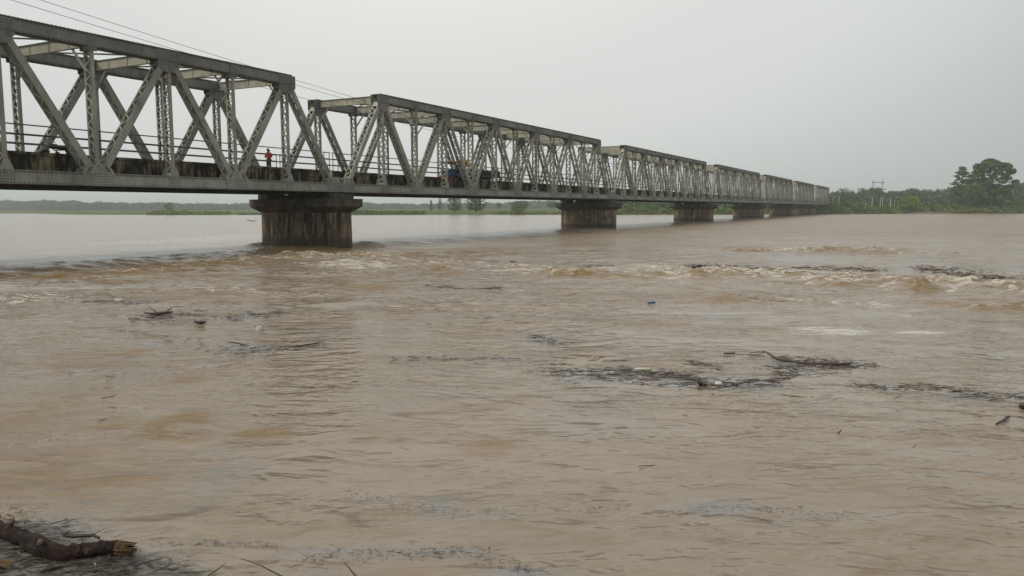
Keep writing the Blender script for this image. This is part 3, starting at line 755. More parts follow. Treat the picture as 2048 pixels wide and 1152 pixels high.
def tree(name, label, px, back, top_px, width_px, mat, seed, style='round', cat='tree', group=None, xyz=None, lean=0, per=None, base_px=None):
    x, y, z = xyz or land_at(px, back)
    _, zt = at(px, y, top_px)
    H = zt - z; W = width_px / FPX * y / 2
    rs = random.Random(seed)
    root = empty(name, (x, y, z), 0, label, cat, group)
    trunkH = {'round': .28, 'tier': .22, 'spread': .20, 'bush': .05, 'wide': .30}[style] * H
    mb = MB(); tr = H * .022 + .08; blobs = []
    top = (lean * H, 0, H * .86)
    mb.tube([(0, 0, -.5), (lean * trunkH * .5, 0, trunkH * .6), (lean * H * .5, rs.uniform(-.2, .2), H * .5), top], [tr * 1.5, tr, tr * .75, tr * .2], 8)
    N = {'round': 16, 'tier': 52, 'spread': 84, 'bush': 9, 'wide': 20}[style]
    for i in range(N):
        f = (i + .5) / N
        hz = trunkH + (H - trunkH) * (f * .97)
        th_ = R(-56 + 144 * f)
        if style == 'tier': prof = (1 - f) ** .70 * (0.55 + .5 * rs.random()) + .04
        elif style == 'spread': prof = math.cos(th_) * (.50 + .52 * rs.random() ** .6) + .03; hz = H * (.48 + .46 * math.sin(th_))
        elif style == 'wide': prof = math.sqrt(max(0.03, 1 - (1.5 * f - .6) ** 2)) * (.7 + .3 * rs.random())
        else: prof = math.sqrt(max(0.02, 1 - (2 * f - 1) ** 2)) * (.6 + .4 * rs.random())
        a = i * 2.39996 + rs.uniform(-.4, .4)
        ex, ey = math.cos(a) * W * prof * .80, math.sin(a) * W * prof * .80
        if style in ('tier', 'spread'):
            rr = W * (.11 + .09 * rs.random()); rz_ = rr * (.32 if style == 'tier' else .42); hz += rs.uniform(-.02, .02) * H
        elif style == 'bush': rr = W * .48; rz_ = H * .28
        else: rr = W * (.36 + .12 * rs.random()); rz_ = min(rr * .8, H * .2)
        if style != 'spread': hz = min(hz, H - rz_ * .8 - rs.random() * .03 * H)
        st = Vector((lean * hz, 0, max(trunkH * .7, hz - W * prof * .45)))
        en = Vector((ex + lean * hz, ey, hz))
        if style != 'bush': mb.tube([st, (st + en) / 2 + Vector((0, 0, -.03 * H)), en], [tr * .40, tr * .26, tr * .09], 5)
        blobs.append((en.x, en.y, en.z, rr, rr, rz_))
        if style in ('tier', 'spread') and rs.random() < .5:
            mid = st.lerp(en, .58); blobs.append((mid.x, mid.y, mid.z + rz_ * .3, rr * .85, rr * .85, rz_ * .9))
    mb.build('trunk', bark, root, True)
    link('crown', leaves_mesh('crown', blobs, max(.20, W * .052), per or (48 if style in ('tier', 'spread') else 40), LM[mat], seed, .35 if style in ('tier', 'spread') else 0), root)
    return root
tree('silk_cotton_tree', 'tallest tree on the right bank, broad dark layered crown', 1977, 16, 317, 108, 'dark', 11, 'spread', per=34)
tree('tiered_tree', 'tall tree with thin flat tiers of leaves, left neighbour of the tallest tree', 1921, 20, 331, 64, 'dark', 12, 'tier', per=56)
tree('broadleaf_tree', 'short dense dark tree in front, between the two tall trees on the right bank', 1945, 10, 366, 44, 'dark', 13, 'round')
tree('broadleaf_tree', 'round green tree just right of the far end of the bridge', 1686, 14, 375, 32, 'mid', 14, 'round')
tree('small_tree', 'bright yellow-green bushy tree right of the leaning double pole', 1820, 5, 391, 40, 'bright', 15, 'wide')
tree('small_tree', 'small yellow-green tree left of the two tall trees', 1864, 4, 394, 24, 'bright', 16, 'tier')
tree('shore_tree', 'dark spreading tree with short trunk seen under the bridge, left one of the pair', 909, 25, 391, 42, 'dark', 17, 'spread', group='pair of dark trees seen under the bridge')
tree('shore_tree', 'dark spreading tree with short trunk seen under the bridge, right one of the pair', 951, 25, 388, 50, 'dark', 18, 'spread', group='pair of dark trees seen under the bridge')
tree('thin_tree', 'thin hazy tree standing alone left of the dark pair under the bridge', 862, 120, 399, 13, 'far', 19, 'tier')
tree('thin_tree', 'hazy slender tree touching the dark pair on their left', 880, 130, 396, 20, 'far', 20, 'tier')
tree('shore_bush', 'green rounded bush tree on the shore, left of the second pier', 1036, 8, 409, 34, 'mid', 21, 'wide', 'bush')
tree('lone_tree', 'lone round dark tree on the left shore, seen below the nearest span', 338, 15, 403.5, 21, 'dark', 22, 'round')
tree('shore_bush', 'dark bush crowding the far end of the bridge', 1668, 4, 401, 34, 'dark', 23, 'bush', 'bush')
tree('shore_bush', 'olive bush on the bank below the leaning double pole', 1716, 6, 404, 40, 'olive', 24, 'bush', 'bush')
tree('shore_bush', 'dark green bush at the water below the white posts', 1772, 4, 411, 36, 'mid', 25, 'bush', 'bush')
tree('shore_bush', 'dark bush cut off by the right edge of the photo', 2043, 10, 396, 30, 'dark', 26, 'bush', 'bush')
for i, (px, tp, w, bk, lb) in enumerate([(1722, 375, 22, 150, 'hazy grey-green tree with a gap in its crown, left of the leaning double pole'), (1749, 374, 30, 160, 'hazy tree directly behind the leaning double pole'),
        (1824, 375.5, 30, 190, 'hazy umbrella shaped tree above the bright yellow-green bush'), (1853, 378, 26, 200, 'hazy grey tree between the umbrella shaped tree and the tall tiered tree'),
        (1700, 380, 22, 120, 'hazy tree just behind the round green tree by the bridge end'), (1790, 382, 34, 200, 'low hazy tree behind the white posts'),
        (998, 405, 16, 330, 'distant hazy round tree right of the dark pair under the bridge'), (1040, 402, 36, 300, 'distant hazy broad tree behind the green shore bush'),
        (1880, 377, 20, 230, 'hazy tree touching the left side of the tall tiered tree'), (1103, 404, 22, 320, 'distant hazy tree just left of the second pier')]):
    tree('distant_tree', lb, px, bk, tp, w, 'far', 40 + i, 'wide', group='hazy trees beyond the bank')

def mass(name, prof, mat, seed, size, per, layers, zrel=0, rx=6, ry=6):
    """a belt of growth; prof = (px, top px, back metres)"""
    rs = random.Random(seed); blobs = []
    pxs = [p[0] for p in prof]
    for back_add, hs in layers:
        px = pxs[0]
        while px < pxs[-1]:
            tp = np.interp(px, pxs, [p[1] for p in prof]); bk = np.interp(px, pxs, [p[2] for p in prof]) + back_add + rs.uniform(-3, 3)
            x, y, z = land_at(px, bk); _, zt = at(px, y, tp)
            h = max(.8, (zt - z) * hs * rs.uniform(.66, 1.08)); w = rx * rs.uniform(.6, 1.3)
            w = min(w, h * 1.6)
            nl = max(1, int(h / (w * 1.0)))
            for k in range(nl):
                blobs.append((x + rs.uniform(-.3, .3) * w, y, z + h * (k + .5) / nl - .1, w * (1 - .25 * k / nl), w, h / nl * .72))
            px += w * FPX / y * rs.uniform(.55, 1.0)
    me = leaves_mesh(name, blobs, size, per, LM[mat], seed)
    return tag(link(name, me), kind='stuff')
mass('riverside_bushes', [(1232, 411, 12), (1300, 409, 12), (1400, 410, 12), (1560, 409, 12), (1655, 404, 12), (1700, 406, 10), (1760, 410, 12), (1800, 412, 14), (1860, 408, 14), (1900, 404, 12), (1960, 405, 12), (2048, 406, 10), (2300, 402, 10)], 'mid', 61, .55, 26, [(0, .55), (8, .8), (18, 1.0)], rx=3.5)
mass('bank_undergrowth', [(1232, 416, 4), (1500, 416, 4), (1660, 412, 4), (1700, 413, 5), (1780, 416, 4), (1830, 419, 6), (1900, 413, 5), (2048, 414, 4), (2300, 412, 4)], 'olive', 62, .35, 34, [(0, .5), (3, .8)], rx=2.2)
mass('wooded_slope', [(1236, 400, 60), (1320, 402, 60), (1420, 402, 60), (1560, 400, 60), (1660, 398, 60), (1700, 396, 70), (1800, 392, 80), (1880, 388, 80), (1950, 380, 90), (2000, 374, 90), (2048, 376, 90), (2300, 374, 90)], 'far', 63, 1.0, 12, [(0, .8), (20, 1.0)], rx=7)
mass('far_woodland', [(1660, 386, 260), (1740, 384, 260), (1800, 384, 260), (1860, 382, 260), (1950, 376, 270), (2048, 373, 280), (2300, 370, 280)], 'far', 64, 1.6, 9, [(0, .9), (40, 1.0)], rx=11)
mass('far_woodland', [(-200, 404, 800), (40, 406, 800), (70, 404.5, 800), (180, 407.5, 800), (300, 409, 980), (420, 410, 980), (560, 411, 980), (720, 409, 980), (800, 411, 980), (900, 410, 980), (1010, 408.5, 980), (1100, 406, 900), (1240, 405, 800)], 'far', 65, 3.6, 8, [(0, .85), (110, 1.0)], rx=24)
mass('shore_reeds', [(296, 422.5, 4), (330, 421, 4), (400, 421.5, 4), (460, 422, 4)], 'bright', 66, .4, 30, [(0, .9), (5, 1.0)], rx=2)
mass('shore_reeds', [(480, 425, 4), (560, 424, 6), (700, 422, 5), (720, 419, 5), (760, 421, 5), (780, 424, 5), (850, 424.5, 6)], 'mid', 67, .4, 24, [(0, .8), (6, 1.0)], rx=2)
mass('scattered_scrub', [(985, 422, 8), (1010, 420, 8), (1060, 422, 8), (1100, 422.5, 8), (1236, 421, 8)], 'olive', 68, .4, 16, [(0, .7)], rx=1.8)

# leaning double pole, posts, sandbar, a person by the water
def pole_y(px, back): return land_at(px, back)
x0, y0, z0 = land_at(1752, 12)
root = empty('power_pole', (x0, y0, z0), 0, 'leaning double power pole with a crossbar near the top', 'power pole')
def rel(px, py): X, Z = at(px, y0, py); return Vector((X - x0, 0, Z - z0))
for a, b in (((1742.5, 416), (1747, 360)), ((1759, 416), (1766.5, 358.5))):
    mb = MB(); p, q = rel(*a), rel(*b); p.z = -.3; mb.tube([p, q], [.20, .13], 8); mb.build('pole', plain('grey_pole', (.10, .10, .095)), root)
for a, b in (((1744, 365.2), (1769, 365)), ((1751, 378.6), (1773, 378.6))):
    mb = MB(); mb.tube([rel(*a), rel(*b)], .14, 6); mb.build('crossbar', plain('grey_crossbar', (.10, .10, .095)), root)
post_m = plain('whitewashed_posts', (.62, .62, .58), (.48, .48, .44), 2)
for i, (px, tp, bk, r, lb) in enumerate([(1731.5, 401, 12, .11, 'short white post, leftmost of the posts on the right bank'), (1744, 395, 12, .16, 'white post beside the left leg of the leaning double pole'),
        (1760.5, 394, 10, .14, 'white post touching the right leg of the leaning double pole'), (1764.5, 392.5, 10, .14, 'tall white post just right of the leaning double pole'), (1781, 396, 10, .20, 'thickest white post standing alone on the right bank'),
        (1788.5, 400, 14, .10, 'thin white post, second right of the thickest one'), (1795.5, 400, 14, .10, 'thin white post, third right of the thickest one'), (1825, 408, 8, .16, 'short white post in front of the yellow-green bush'),
        (1837.5, 408, 8, .16, 'short white post right of the yellow-green bush'), (1665.5, 393, 8, .16, 'white post right beside the far end of the bridge'), (1677, 393, 8, .14, 'banded pale post in front of the round green tree')]):
    x, y, z = land_at(px, bk); _, zt = at(px, y, tp)
    mb = MB(); mb.tube([(0, 0, -.3), (0, 0, zt - z - .12), (0, 0, zt - z)], [r, r * .9, r * .5], 8)
    tag(mb.build('white_post', post_m, loc=(x, y, z)), lb, 'post', 'white posts on the right bank')
x, y, z = land_at(1855, 3)
mb = MB(); rs = random.Random(4)
sec = []
for i in range(15):
    f = i / 14; xx = -11 + 22 * f; w = 2.2 * math.sin(math.pi * min(1, max(0, f))) + .3; h = .55 * math.sin(math.pi * f) + .05
    sec.append([(xx, -w, -.6), (xx, -w * .5, h * rs.uniform(.7, 1.1)), (xx, w * .5, h * rs.uniform(.8, 1.2)), (xx, w, -.6)])
mb.quadstrip(sec); tag(mb.build('sand_ledge', plain('bare_sand', (.22, .17, .115), (.15, .115, .075), .8, .95), smooth=True, loc=(x, y - 3, .25)), kind='structure')

# ------------------------------------------------------------------ people
skin = plain('skin', (.16, .085, .05), None, 9, .6)
def skinned(name, verts, edges, radii, mat, parent, sub=2):
    me = bpy.data.meshes.new(name); me.from_pydata(verts, edges, []); me.update(); me.materials.append(mat)
    o = link(name, me, parent); md = o.modifiers.new('skin', 'SKIN'); md.use_smooth_shade = True
    for i, d in enumerate(me.skin_vertices[0].data):
        r = radii[i]; d.radius = r if hasattr(r, '__len__') else (r, r); d.use_root = (i == 0)
    o.modifiers.new('sub', 'SUBSURF').levels = sub; o.modifiers['sub'].render_levels = sub
    return o
def hand(V, E, Rr, wrist, d, side, curl):
    """palm, four fingers and a thumb grown from a wrist vertex"""
    w = Vector(V[wrist]); d = Vector(d).normalized(); side = Vector(side).normalized(); n = d.cross(side)
    V.append(tuple(w + d * .055)); E.append((wrist, len(V) - 1)); Rr.append((.030, .016)); palm = len(V) - 1
    for k, L in enumerate((.072, .080, .075, .058)):
        b = w + d * .085 + side * (.030 - .020 * k); V.append(tuple(b)); E.append((palm, len(V) - 1)); Rr.append(.010)
        m1 = b + d * L * .5 + n * curl * .018; V.append(tuple(m1)); E.append((len(V) - 2, len(V) - 1)); Rr.append(.0085)
        V.append(tuple(m1 + d * L * .4 + n * curl * .034)); E.append((len(V) - 2, len(V) - 1)); Rr.append(.007)
    V.append(tuple(w + d * .045 + side * .04)); E.append((palm, len(V) - 1)); Rr.append(.011)
    V.append(tuple(w + d * .085 + side * .058 + n * curl * .01)); E.append((len(V) - 2, len(V) - 1)); Rr.append(.0085)
def person(label, loc, rz, shirt, trousers, pose, cap=None, H=1.7):
    root = empty('person', loc, rz, label, 'person')
    if pose == 'stand':       # elbows out, hands before the chest
        J = dict(pel=(0, 0, .93), wai=(0, 0, 1.06), che=(0, .0, 1.27), nek=(0, 0, 1.43), hed=(0, .02, 1.53), crn=(0, .015, 1.63),
                 sl=(-.18, 0, 1.38), el=(-.30, .02, 1.14), wl=(-.14, .22, 1.12), sr=(.18, 0, 1.38), er=(.28, .02, 1.13), wr=(.12, .22, 1.10),
                 hl=(-.09, 0, .88), kl=(-.10, .03, .49), al=(-.10, 0, .09), tl=(-.11, .13, .04), hr=(.09, 0, .88), kr=(.11, .02, .49), ar=(.12, -.02, .09), tr=(.14, .11, .04))
    elif pose == 'sit':
        J = dict(pel=(0, 0, .08), wai=(0, 0, .22), che=(0, .03, .44), nek=(0, .05, .60), hed=(0, .08, .70), crn=(0, .08, .80),
                 sl=(-.18, .03, .55), el=(-.26, .16, .33), wl=(-.14, .38, .36), sr=(.18, .03, .55), er=(.26, .16, .33), wr=(.14, .38, .36),
                 hl=(-.09, .02, .05), kl=(-.13, .43, .08), al=(-.13, .45, -.33), tl=(-.13, .58, -.37), hr=(.09, .02, .05), kr=(.13, .43, .08), ar=(.13, .45, -.33), tr=(.13, .58, -.37))
    else:                      # arms hanging
        J = dict(pel=(0, 0, .93), wai=(0, 0, 1.06), che=(0, .0, 1.27), nek=(0, 0, 1.43), hed=(0, .02, 1.53), crn=(0, .015, 1.63),
                 sl=(-.18, 0, 1.38), el=(-.23, -.02, 1.10), wl=(-.22, .06, .86), sr=(.18, 0, 1.38), er=(.23, -.02, 1.10), wr=(.22, .06, .86),
                 hl=(-.09, 0, .88), kl=(-.10, .03, .49), al=(-.10, 0, .09), tl=(-.11, .13, .04), hr=(.09, 0, .88), kr=(.11, .02, .49), ar=(.12, -.02, .09), tr=(.14, .11, .04))
    rad = dict(pel=(.13, .10), wai=(.12, .09), che=(.145, .10), nek=.055, hed=(.078, .092), crn=(.066, .078), sl=.062, el=.043, wl=.028, sr=.062, er=.043, wr=.028, hl=.085, kl=.058, al=.038, tl=.032, hr=.085, kr=.058, ar=.038, tr=.032)
    names = list(J); V = [J[n] for n in names]; Rr = [rad[n] for n in names]; ix = names.index
    E = [(ix(a), ix(b)) for a, b in (('pel', 'wai'), ('wai', 'che'), ('che', 'nek'), ('nek', 'hed'), ('hed', 'crn'), ('che', 'sl'), ('sl', 'el'), ('el', 'wl'), ('che', 'sr'), ('sr', 'er'), ('er', 'wr'),
                                     ('pel', 'hl'), ('hl', 'kl'), ('kl', 'al'), ('al', 'tl'), ('pel', 'hr'), ('hr', 'kr'), ('kr', 'ar'), ('ar', 'tr'))]
    for s, w, e_ in ((1, 'wl', 'el'), (-1, 'wr', 'er')):
        d = Vector(J[w]) - Vector(J[e_]); hand(V, E, Rr, ix(w), d, (s, .1, .15), .8)
    # a nose, and ears, as small buds of the head
    for p in ((0, .125, 1.56), (-.083, .01, 1.56), (.083, .01, 1.56)):
        hd = Vector(J['hed']); V.append(tuple(hd + Vector(p) - Vector((0, .02, 1.53)))); E.append((ix('hed'), len(V) - 1)); Rr.append(.016)
    skinned('body', V, E, Rr, skin, root)
    def sub(nm, keys, edges, grow, mat, extra=None):
        V2 = [J[k] for k in keys]; R2 = []
        for k in keys:
            r = rad[k]; R2.append(tuple(q + grow for q in r) if hasattr(r, '__len__') else r + grow)
        if extra:
            for (a, b, f, r) in extra:
                V2.append(tuple(Vector(J[a]).lerp(Vector(J[b]), f))); R2.append(r)
        skinned(nm, V2, [(e0, e1) for e0, e1 in edges], R2, mat, root)
    sub('shirt', ['pel', 'wai', 'che', 'sl', 'el', 'sr', 'er'], [(0, 1), (1, 2), (2, 3), (3, 4), (2, 5), (5, 6), (4, 7), (6, 8), (2, 9)], .022, shirt,
        [('el', 'wl', .85, .046), ('er', 'wr', .85, .046), ('che', 'nek', .75, .075)])
    sub('trousers', ['pel', 'hl', 'kl', 'hr', 'kr'], [(0, 1), (1, 2), (0, 3), (3, 4), (2, 5), (4, 6)], .016, trousers, [('kl', 'al', .95, .055), ('kr', 'ar', .95, .055)])
    hd = Vector(J['crn'])
    skinned('hair', [tuple(hd + Vector((0, -.02, .0))), tuple(hd + Vector((0, -.045, -.06))), tuple(hd + Vector((0, .035, .015)))], [(0, 1), (0, 2)], [(.088, .082), (.080, .06), (.066, .05)], cap or plain('black_hair', (.01, .009, .009)), root)
    return root
# person in red, behind the near railing of the first span
d = ray(541, 330); sP = -7.3
X, Y = bw(-7.75, 1.35)
xs = [(abs(at(541, bw(s_, 1.35)[1])[0] - bw(s_, 1.35)[0]), s_) for s_ in np.arange(-12, -3, .05)]
sP = min(xs)[1]; X, Y = bw(sP, 1.35)
person('person in a red jacket and dark trousers standing at the bridge railing', (X, Y, ZREF + DZ), R(160), plain('red_jacket', (.50, .02, .03), (.38, .015, .025)), plain('dark_trousers', (.03, .04, .035)), 'stand')
x, y, z = land_at(1254, 1.5)
person('tiny person in white clothes standing at the far water edge, right of the second pier', (x, y, z), 0, plain('white_clothes', (.7, .7, .66)), plain('white_cloth', (.68, .68, .64)), 'hang')

# ------------------------------------------------------------------ motorbike
def along(px, t, lo, hi):
    return min((abs(at(px, bw(s_, t)[1])[0] - bw(s_, t)[0]), s_) for s_ in np.arange(lo, hi, .02))[1]
def wheel(parent, x, y, z, r, w, mt, mr_, spokes=False):
    mb = MB(); n = 20
    prof = [(r * .70, -w * .42), (r * .93, -w * .5), (r, -w * .25), (r, w * .25), (r * .93, w * .5), (r * .70, w * .42), (r * .66, 0)]
    mb.quadstrip([[(x + a * math.cos(q), y + b, z + a * math.sin(q)) for a, b in prof] for q in [2 * math.pi * k / n for k in range(n + 1)]], caps=False)
    wh = mb.build('wheel', mt, parent)
    mb = MB(); mb.tube([(x, y - w * .3, z), (x, y + w * .3, z)], r * (.16 if spokes else .69), 16)
    if spokes:
        for k in range(10): q = math.pi * 2 * k / 10; mb.tube([(x, y, z), (x + r * .7 * math.cos(q), y, z + r * .7 * math.sin(q))], .01, 4)
    else: mb.tube([(x, y - w * .52, z), (x, y + w * .52, z)], r * .22, 10)
    mb.build('rim', mr_, wh)
blk = plain('black_rubber', (.018, .018, .018)); dkm = plain('dark_metal', (.05, .05, .055), None, 8, .4, .5)
s_ = along(122, 1.75, -28, -12); X, Y = bw(s_, 1.75)
b = empty('motorbike', (X, Y, ZREF + DZ), BRZ, 'dark motorbike parked on the nearest bridge span beside the kerb', 'motorbike')
wheel(b, -.66, 0, .30, .30, .10, blk, dkm, True); wheel(b, .66, 0, .30, .30, .11, blk, dkm, True)
mb = MB(); mb.tube([(-.66, -.07, .30), (-.42, -.07, .98)], .025, 6); mb.tube([(-.66, .07, .30), (-.42, .07, .98)], .025, 6); mb.tube([(-.45, 0, .85), (-.1, 0, .62), (.1, 0, .35), (.66, 0, .32)], .03, 6)
mb.tube([(-.1, 0, .66), (.65, 0, .72)], .03, 6); mb.tube([(.66, .1, .3), (.5, .1, .7)], .025, 6); mb.tube([(.66, -.1, .3), (.5, -.1, .7)], .025, 6); mb.build('frame', dkm, b)
mb = MB(); mb.tube([(-.42, 0, .80), (-.30, 0, .86), (-.1, 0, .86), (.08, 0, .78)], [.08, .14, .15, .09], 10); mb.build('fuel_tank', plain('dark_tank', (.02, .02, .03), None, 6, .3), b, True)
mb = MB(); mb.tube([(.05, 0, .80), (.25, 0, .82), (.55, 0, .84), (.78, 0, .90)], [.09, .12, .13, .06], 8); mb.build('seat', blk, b, True)
mb = MB(); mb.tube([(-.16, 0, .35), (-.02, 0, .45), (.12, 0, .38)], [.13, .17, .12], 8); mb.tube([(0, .14, .3), (.4, .16, .27), (.85, .16, .35)], [.03, .04, .045], 8); mb.build('engine', dkm, b)
mb = MB(); mb.tube([(-.30, -.36, 1.05), (-.42, -.2, 1.04), (-.44, 0, 1.0), (-.42, .2, 1.04), (-.30, .36, 1.05)], .018, 6); mb.build('handlebar', dkm, b)
for e_ in (-1, 1):
    mb = MB(); mb.tube([(-.40, .24 * e_, 1.04), (-.42, .33 * e_, 1.20)], .01, 5); mb.tube([(-.44, .34 * e_, 1.22), (-.41, .34 * e_, 1.225)], .062, 10); mb.build('mirror', dkm, b)
mb = MB(); mb.tube([(-.62, 0, .90), (-.54, 0, .91), (-.45, 0, .91)], [.085, .095, .05], 12); mb.build('headlight', plain('lamp_glass', (.25, .25, .25), None, 5, .2), b)
mb = MB(); mb.tube([(-.98, 0, .42), (-.88, 0, .58), (-.66, 0, .66), (-.45, 0, .58)], [.05, .06, .065, .05], 6); mb.tube([(.45, 0, .62), (.66, 0, .68), (.92, 0, .55)], [.06, .08, .05], 6); mb.build('mudguard', dkm, b)

# ------------------------------------------------------------------ tractor and trailer
TT_ = 2.9
sf = along(889, TT_, 10, 34); sb = along(984, TT_, 14, 40)
X, Y = bw(sf, TT_); blue = plain('blue_tractor_paint', (.03, .085, .22), (.02, .06, .16), 2, .45)
tr = empty('tractor', (X, Y, ZREF + DZ), BRZ, 'blue tractor with a canopy crossing the second span', 'tractor')
navy = plain('navy_paint', (.016, .02, .06)); red = plain('red_paint', (.42, .07, .04))
mb = MB()
mb.prism([(.15, .72), (.15, 1.22), (.35, 1.36), (1.6, 1.46), (1.75, 1.46), (1.75, .72)], -.33, .33); mb.build('hood', blue, tr)
mb = MB(); mb.box(.05, .15, -.27, .27, .74, 1.20)
for k in range(6): mb.box(.035, .05, -.24, .24, .78 + .07 * k, .80 + .07 * k)
mb.build('grille', navy, tr)
for y in (-.20, .20):
    mb = MB(); mb.tube([(.03, y, 1.24), (.10, y, 1.24), (.18, y, 1.24)], [.075, .08, .05], 10); mb.build('headlight', plain('lamp_lens', (.5, .5, .48), None, 4, .2), tr)
mb = MB(); mb.box(-.15, .05, -.55, .55, .48, .72); mb.build('bumper', red, tr)
mb = MB(); mb.box(.2, 2.9, -.24, .24, .45, .74); mb.box(1.9, 2.9, -.4, .4, .40, .85); mb.build('chassis', navy, tr)
for y in (-.62, .62): wheel(tr, .62, y, .38, .38, .22, blk, red)
for y in (-.74, .74):
    wheel(tr, 2.55, y, .70, .70, .38, blk, blue)
    mb = MB(); mb.quadstrip([[(2.55 + r_ * math.cos(q), yy, .70 + r_ * math.sin(q)) for r_, yy in ((.80, y - .24), (.80, y + .24), (.77, y + .24), (.77, y - .24))] for q in [math.pi * (.05 + .95 * k / 10) for k in range(11)]]); mb.build('fender', blue, tr)
mb = MB(); mb.box(2.45, 2.90, -.26, .26, .98, 1.08); mb.box(2.84, 2.92, -.25, .25, 1.08, 1.45); mb.build('seat', blk, tr)
mb = MB(); mb.tube([(1.7, 0, 1.2), (1.98, 0, 1.5)], .025, 6)
mb.quadstrip([[Vector((1.98, 0, 1.5)) + Vector((-.5 * .2 * math.cos(q), .2 * math.sin(q), .85 * .2 * math.cos(q))) * (1 + .1 * math.cos(a_)) + Vector((.018 * math.sin(a_), 0, .01 * math.sin(a_))) for a_ in (0, 1.57, 3.14, 4.71)] for q in [2 * math.pi * k / 16 for k in range(17)]], caps=False)
mb.build('steering_wheel', blk, tr)
mb = MB(); mb.tube([(.9, .2, 1.35), (.9, .2, 1.95)], .035, 8); mb.build('exhaust_pipe', dkm, tr)
for x in (1.35, 3.0):
    for y in (-.62, .62):
        mb = MB(); mb.tube([(x, y, .75), (x, y, 2.18)], .03, 6); mb.build('canopy_post', dkm, tr)
mb = MB(); mb.quadstrip([[(x, y, 2.16 + .13 * math.cos(y / .85 * 1.3) + dz) for dz in (0,) for y in (-.85, -.5, 0, .5, .85)] + [(x, y, 2.12 + .10 * math.cos(y / .85 * 1.3)) for y in (.85, .5, 0, -.5, -.85)] for x in (1.0, 2.1, 3.25)])
cn = mb.build('canopy', plain('orange_canopy', (.50, .27, .12), (.38, .2, .09), 1.5), tr)
mb = MB(); mb.box(.97, 1.0, -.86, .86, 2.02, 2.18); mb.box(1.0, 3.25, -.88, -.85, 2.02, 2.16); mb.box(1.0, 3.25, .85, .88, 2.02, 2.16); mb.build('fringe', plain('brown_fringe', (.10, .045, .03)), cn)
X2, Y2 = bw(sf + 2.62, TT_)
pr = person('driver in orange seated on the blue tractor under its canopy', (X2, Y2, ZREF + DZ + 1.08), BRZ + R(90), plain('orange_shirt', (.48, .10, .045)), plain('brown_trousers', (.07, .05, .04)), 'sit')
Lt = sb - sf - 3.7
X, Y = bw(sf + 3.7, TT_)
tl = empty('farm_trailer', (X, Y, ZREF + DZ), BRZ, 'dark open farm trailer with low sides behind the blue tractor', 'trailer')
tm = plain('dark_trailer_paint', (.035, .028, .034), (.02, .018, .022), 2)
mb = MB(); mb.box(0, Lt, -.95, .95, .82, .92); mb.tube([(-1.0, 0, .6), (.4, 0, .82)], .05, 6); mb.box(.2, Lt - .2, -.4, -.3, .62, .82); mb.box(.2, Lt - .2, .3, .4, .62, .82); mb.build('bed', tm, tl)
for y in (-.95, .95):
    mb = MB(); mb.box(0, Lt, *sorted((y, y + (.04 if y > 0 else -.04))), .92, 1.52)
    k = 0
    while k < Lt: mb.box(k, k + .06, *sorted((y + (.041 if y > 0 else -.041), y + (.09 if y > 0 else -.09))), .80, 1.60); k += (Lt - .06) / 6
    mb.build('side_board', tm, tl)
for x in (0, Lt - .04): mb = MB(); mb.box(x, x + .04, -.93, .93, .93, 1.52); mb.build('end_board', tm, tl)
for x in (Lt * .36, Lt * .62):
    for y in (-.80, .80): wheel(tl, x, y, .42, .42, .22, blk, dkm)
mb = MB(); rs = random.Random(9); rings = []
for i in range(12):
    f = i / 11; x = .1 + (Lt - .2) * f
    rings.append([(x, -.92, 1.0)] + [(x, yy, 1.50 + .13 * math.sin(f * 9 + yy * 2) + rs.uniform(0, .1)) for yy in (-.85, -.4, 0, .4, .85)] + [(x, .92, 1.0)])
mb.quadstrip(rings); tag(mb.build('trailer_load', plain('grey_load', (.13, .11, .10), (.07, .06, .055), 3), loc=(X, Y, ZREF + DZ), rot=(0, 0, BRZ)), 'grey heaped load lying in the dark farm trailer', 'load')
sy = along(930, TT_, 15, 36); X, Y = bw(sy, TT_)
mb = MB(); mb.box(-.42, .42, -.35, .35, 0, .12)
for x in (-.42, .36): 
    for y in (-.35, .29): mb.box(x, x + .06, y, y + .06, .12, .72)
for zz in (.14, .36, .56):
    mb.box(-.44, .44, -.38, -.352, zz, zz + .17); mb.box(-.44, .44, .352, .38, zz, zz + .17); mb.box(-.45, -.422, -.35, .35, zz, zz + .17); mb.box(.422, .45, -.35, .35, zz, zz + .17)
tag(mb.build('crate', plain('yellow_paint', (.55, .42, .07), (.42, .31, .06), 3), loc=(X, Y, ZREF + DZ + 1.80), rot=(0, 0, BRZ)), 'yellow slatted crate on top of the trailer load, behind the tractor driver', 'crate')

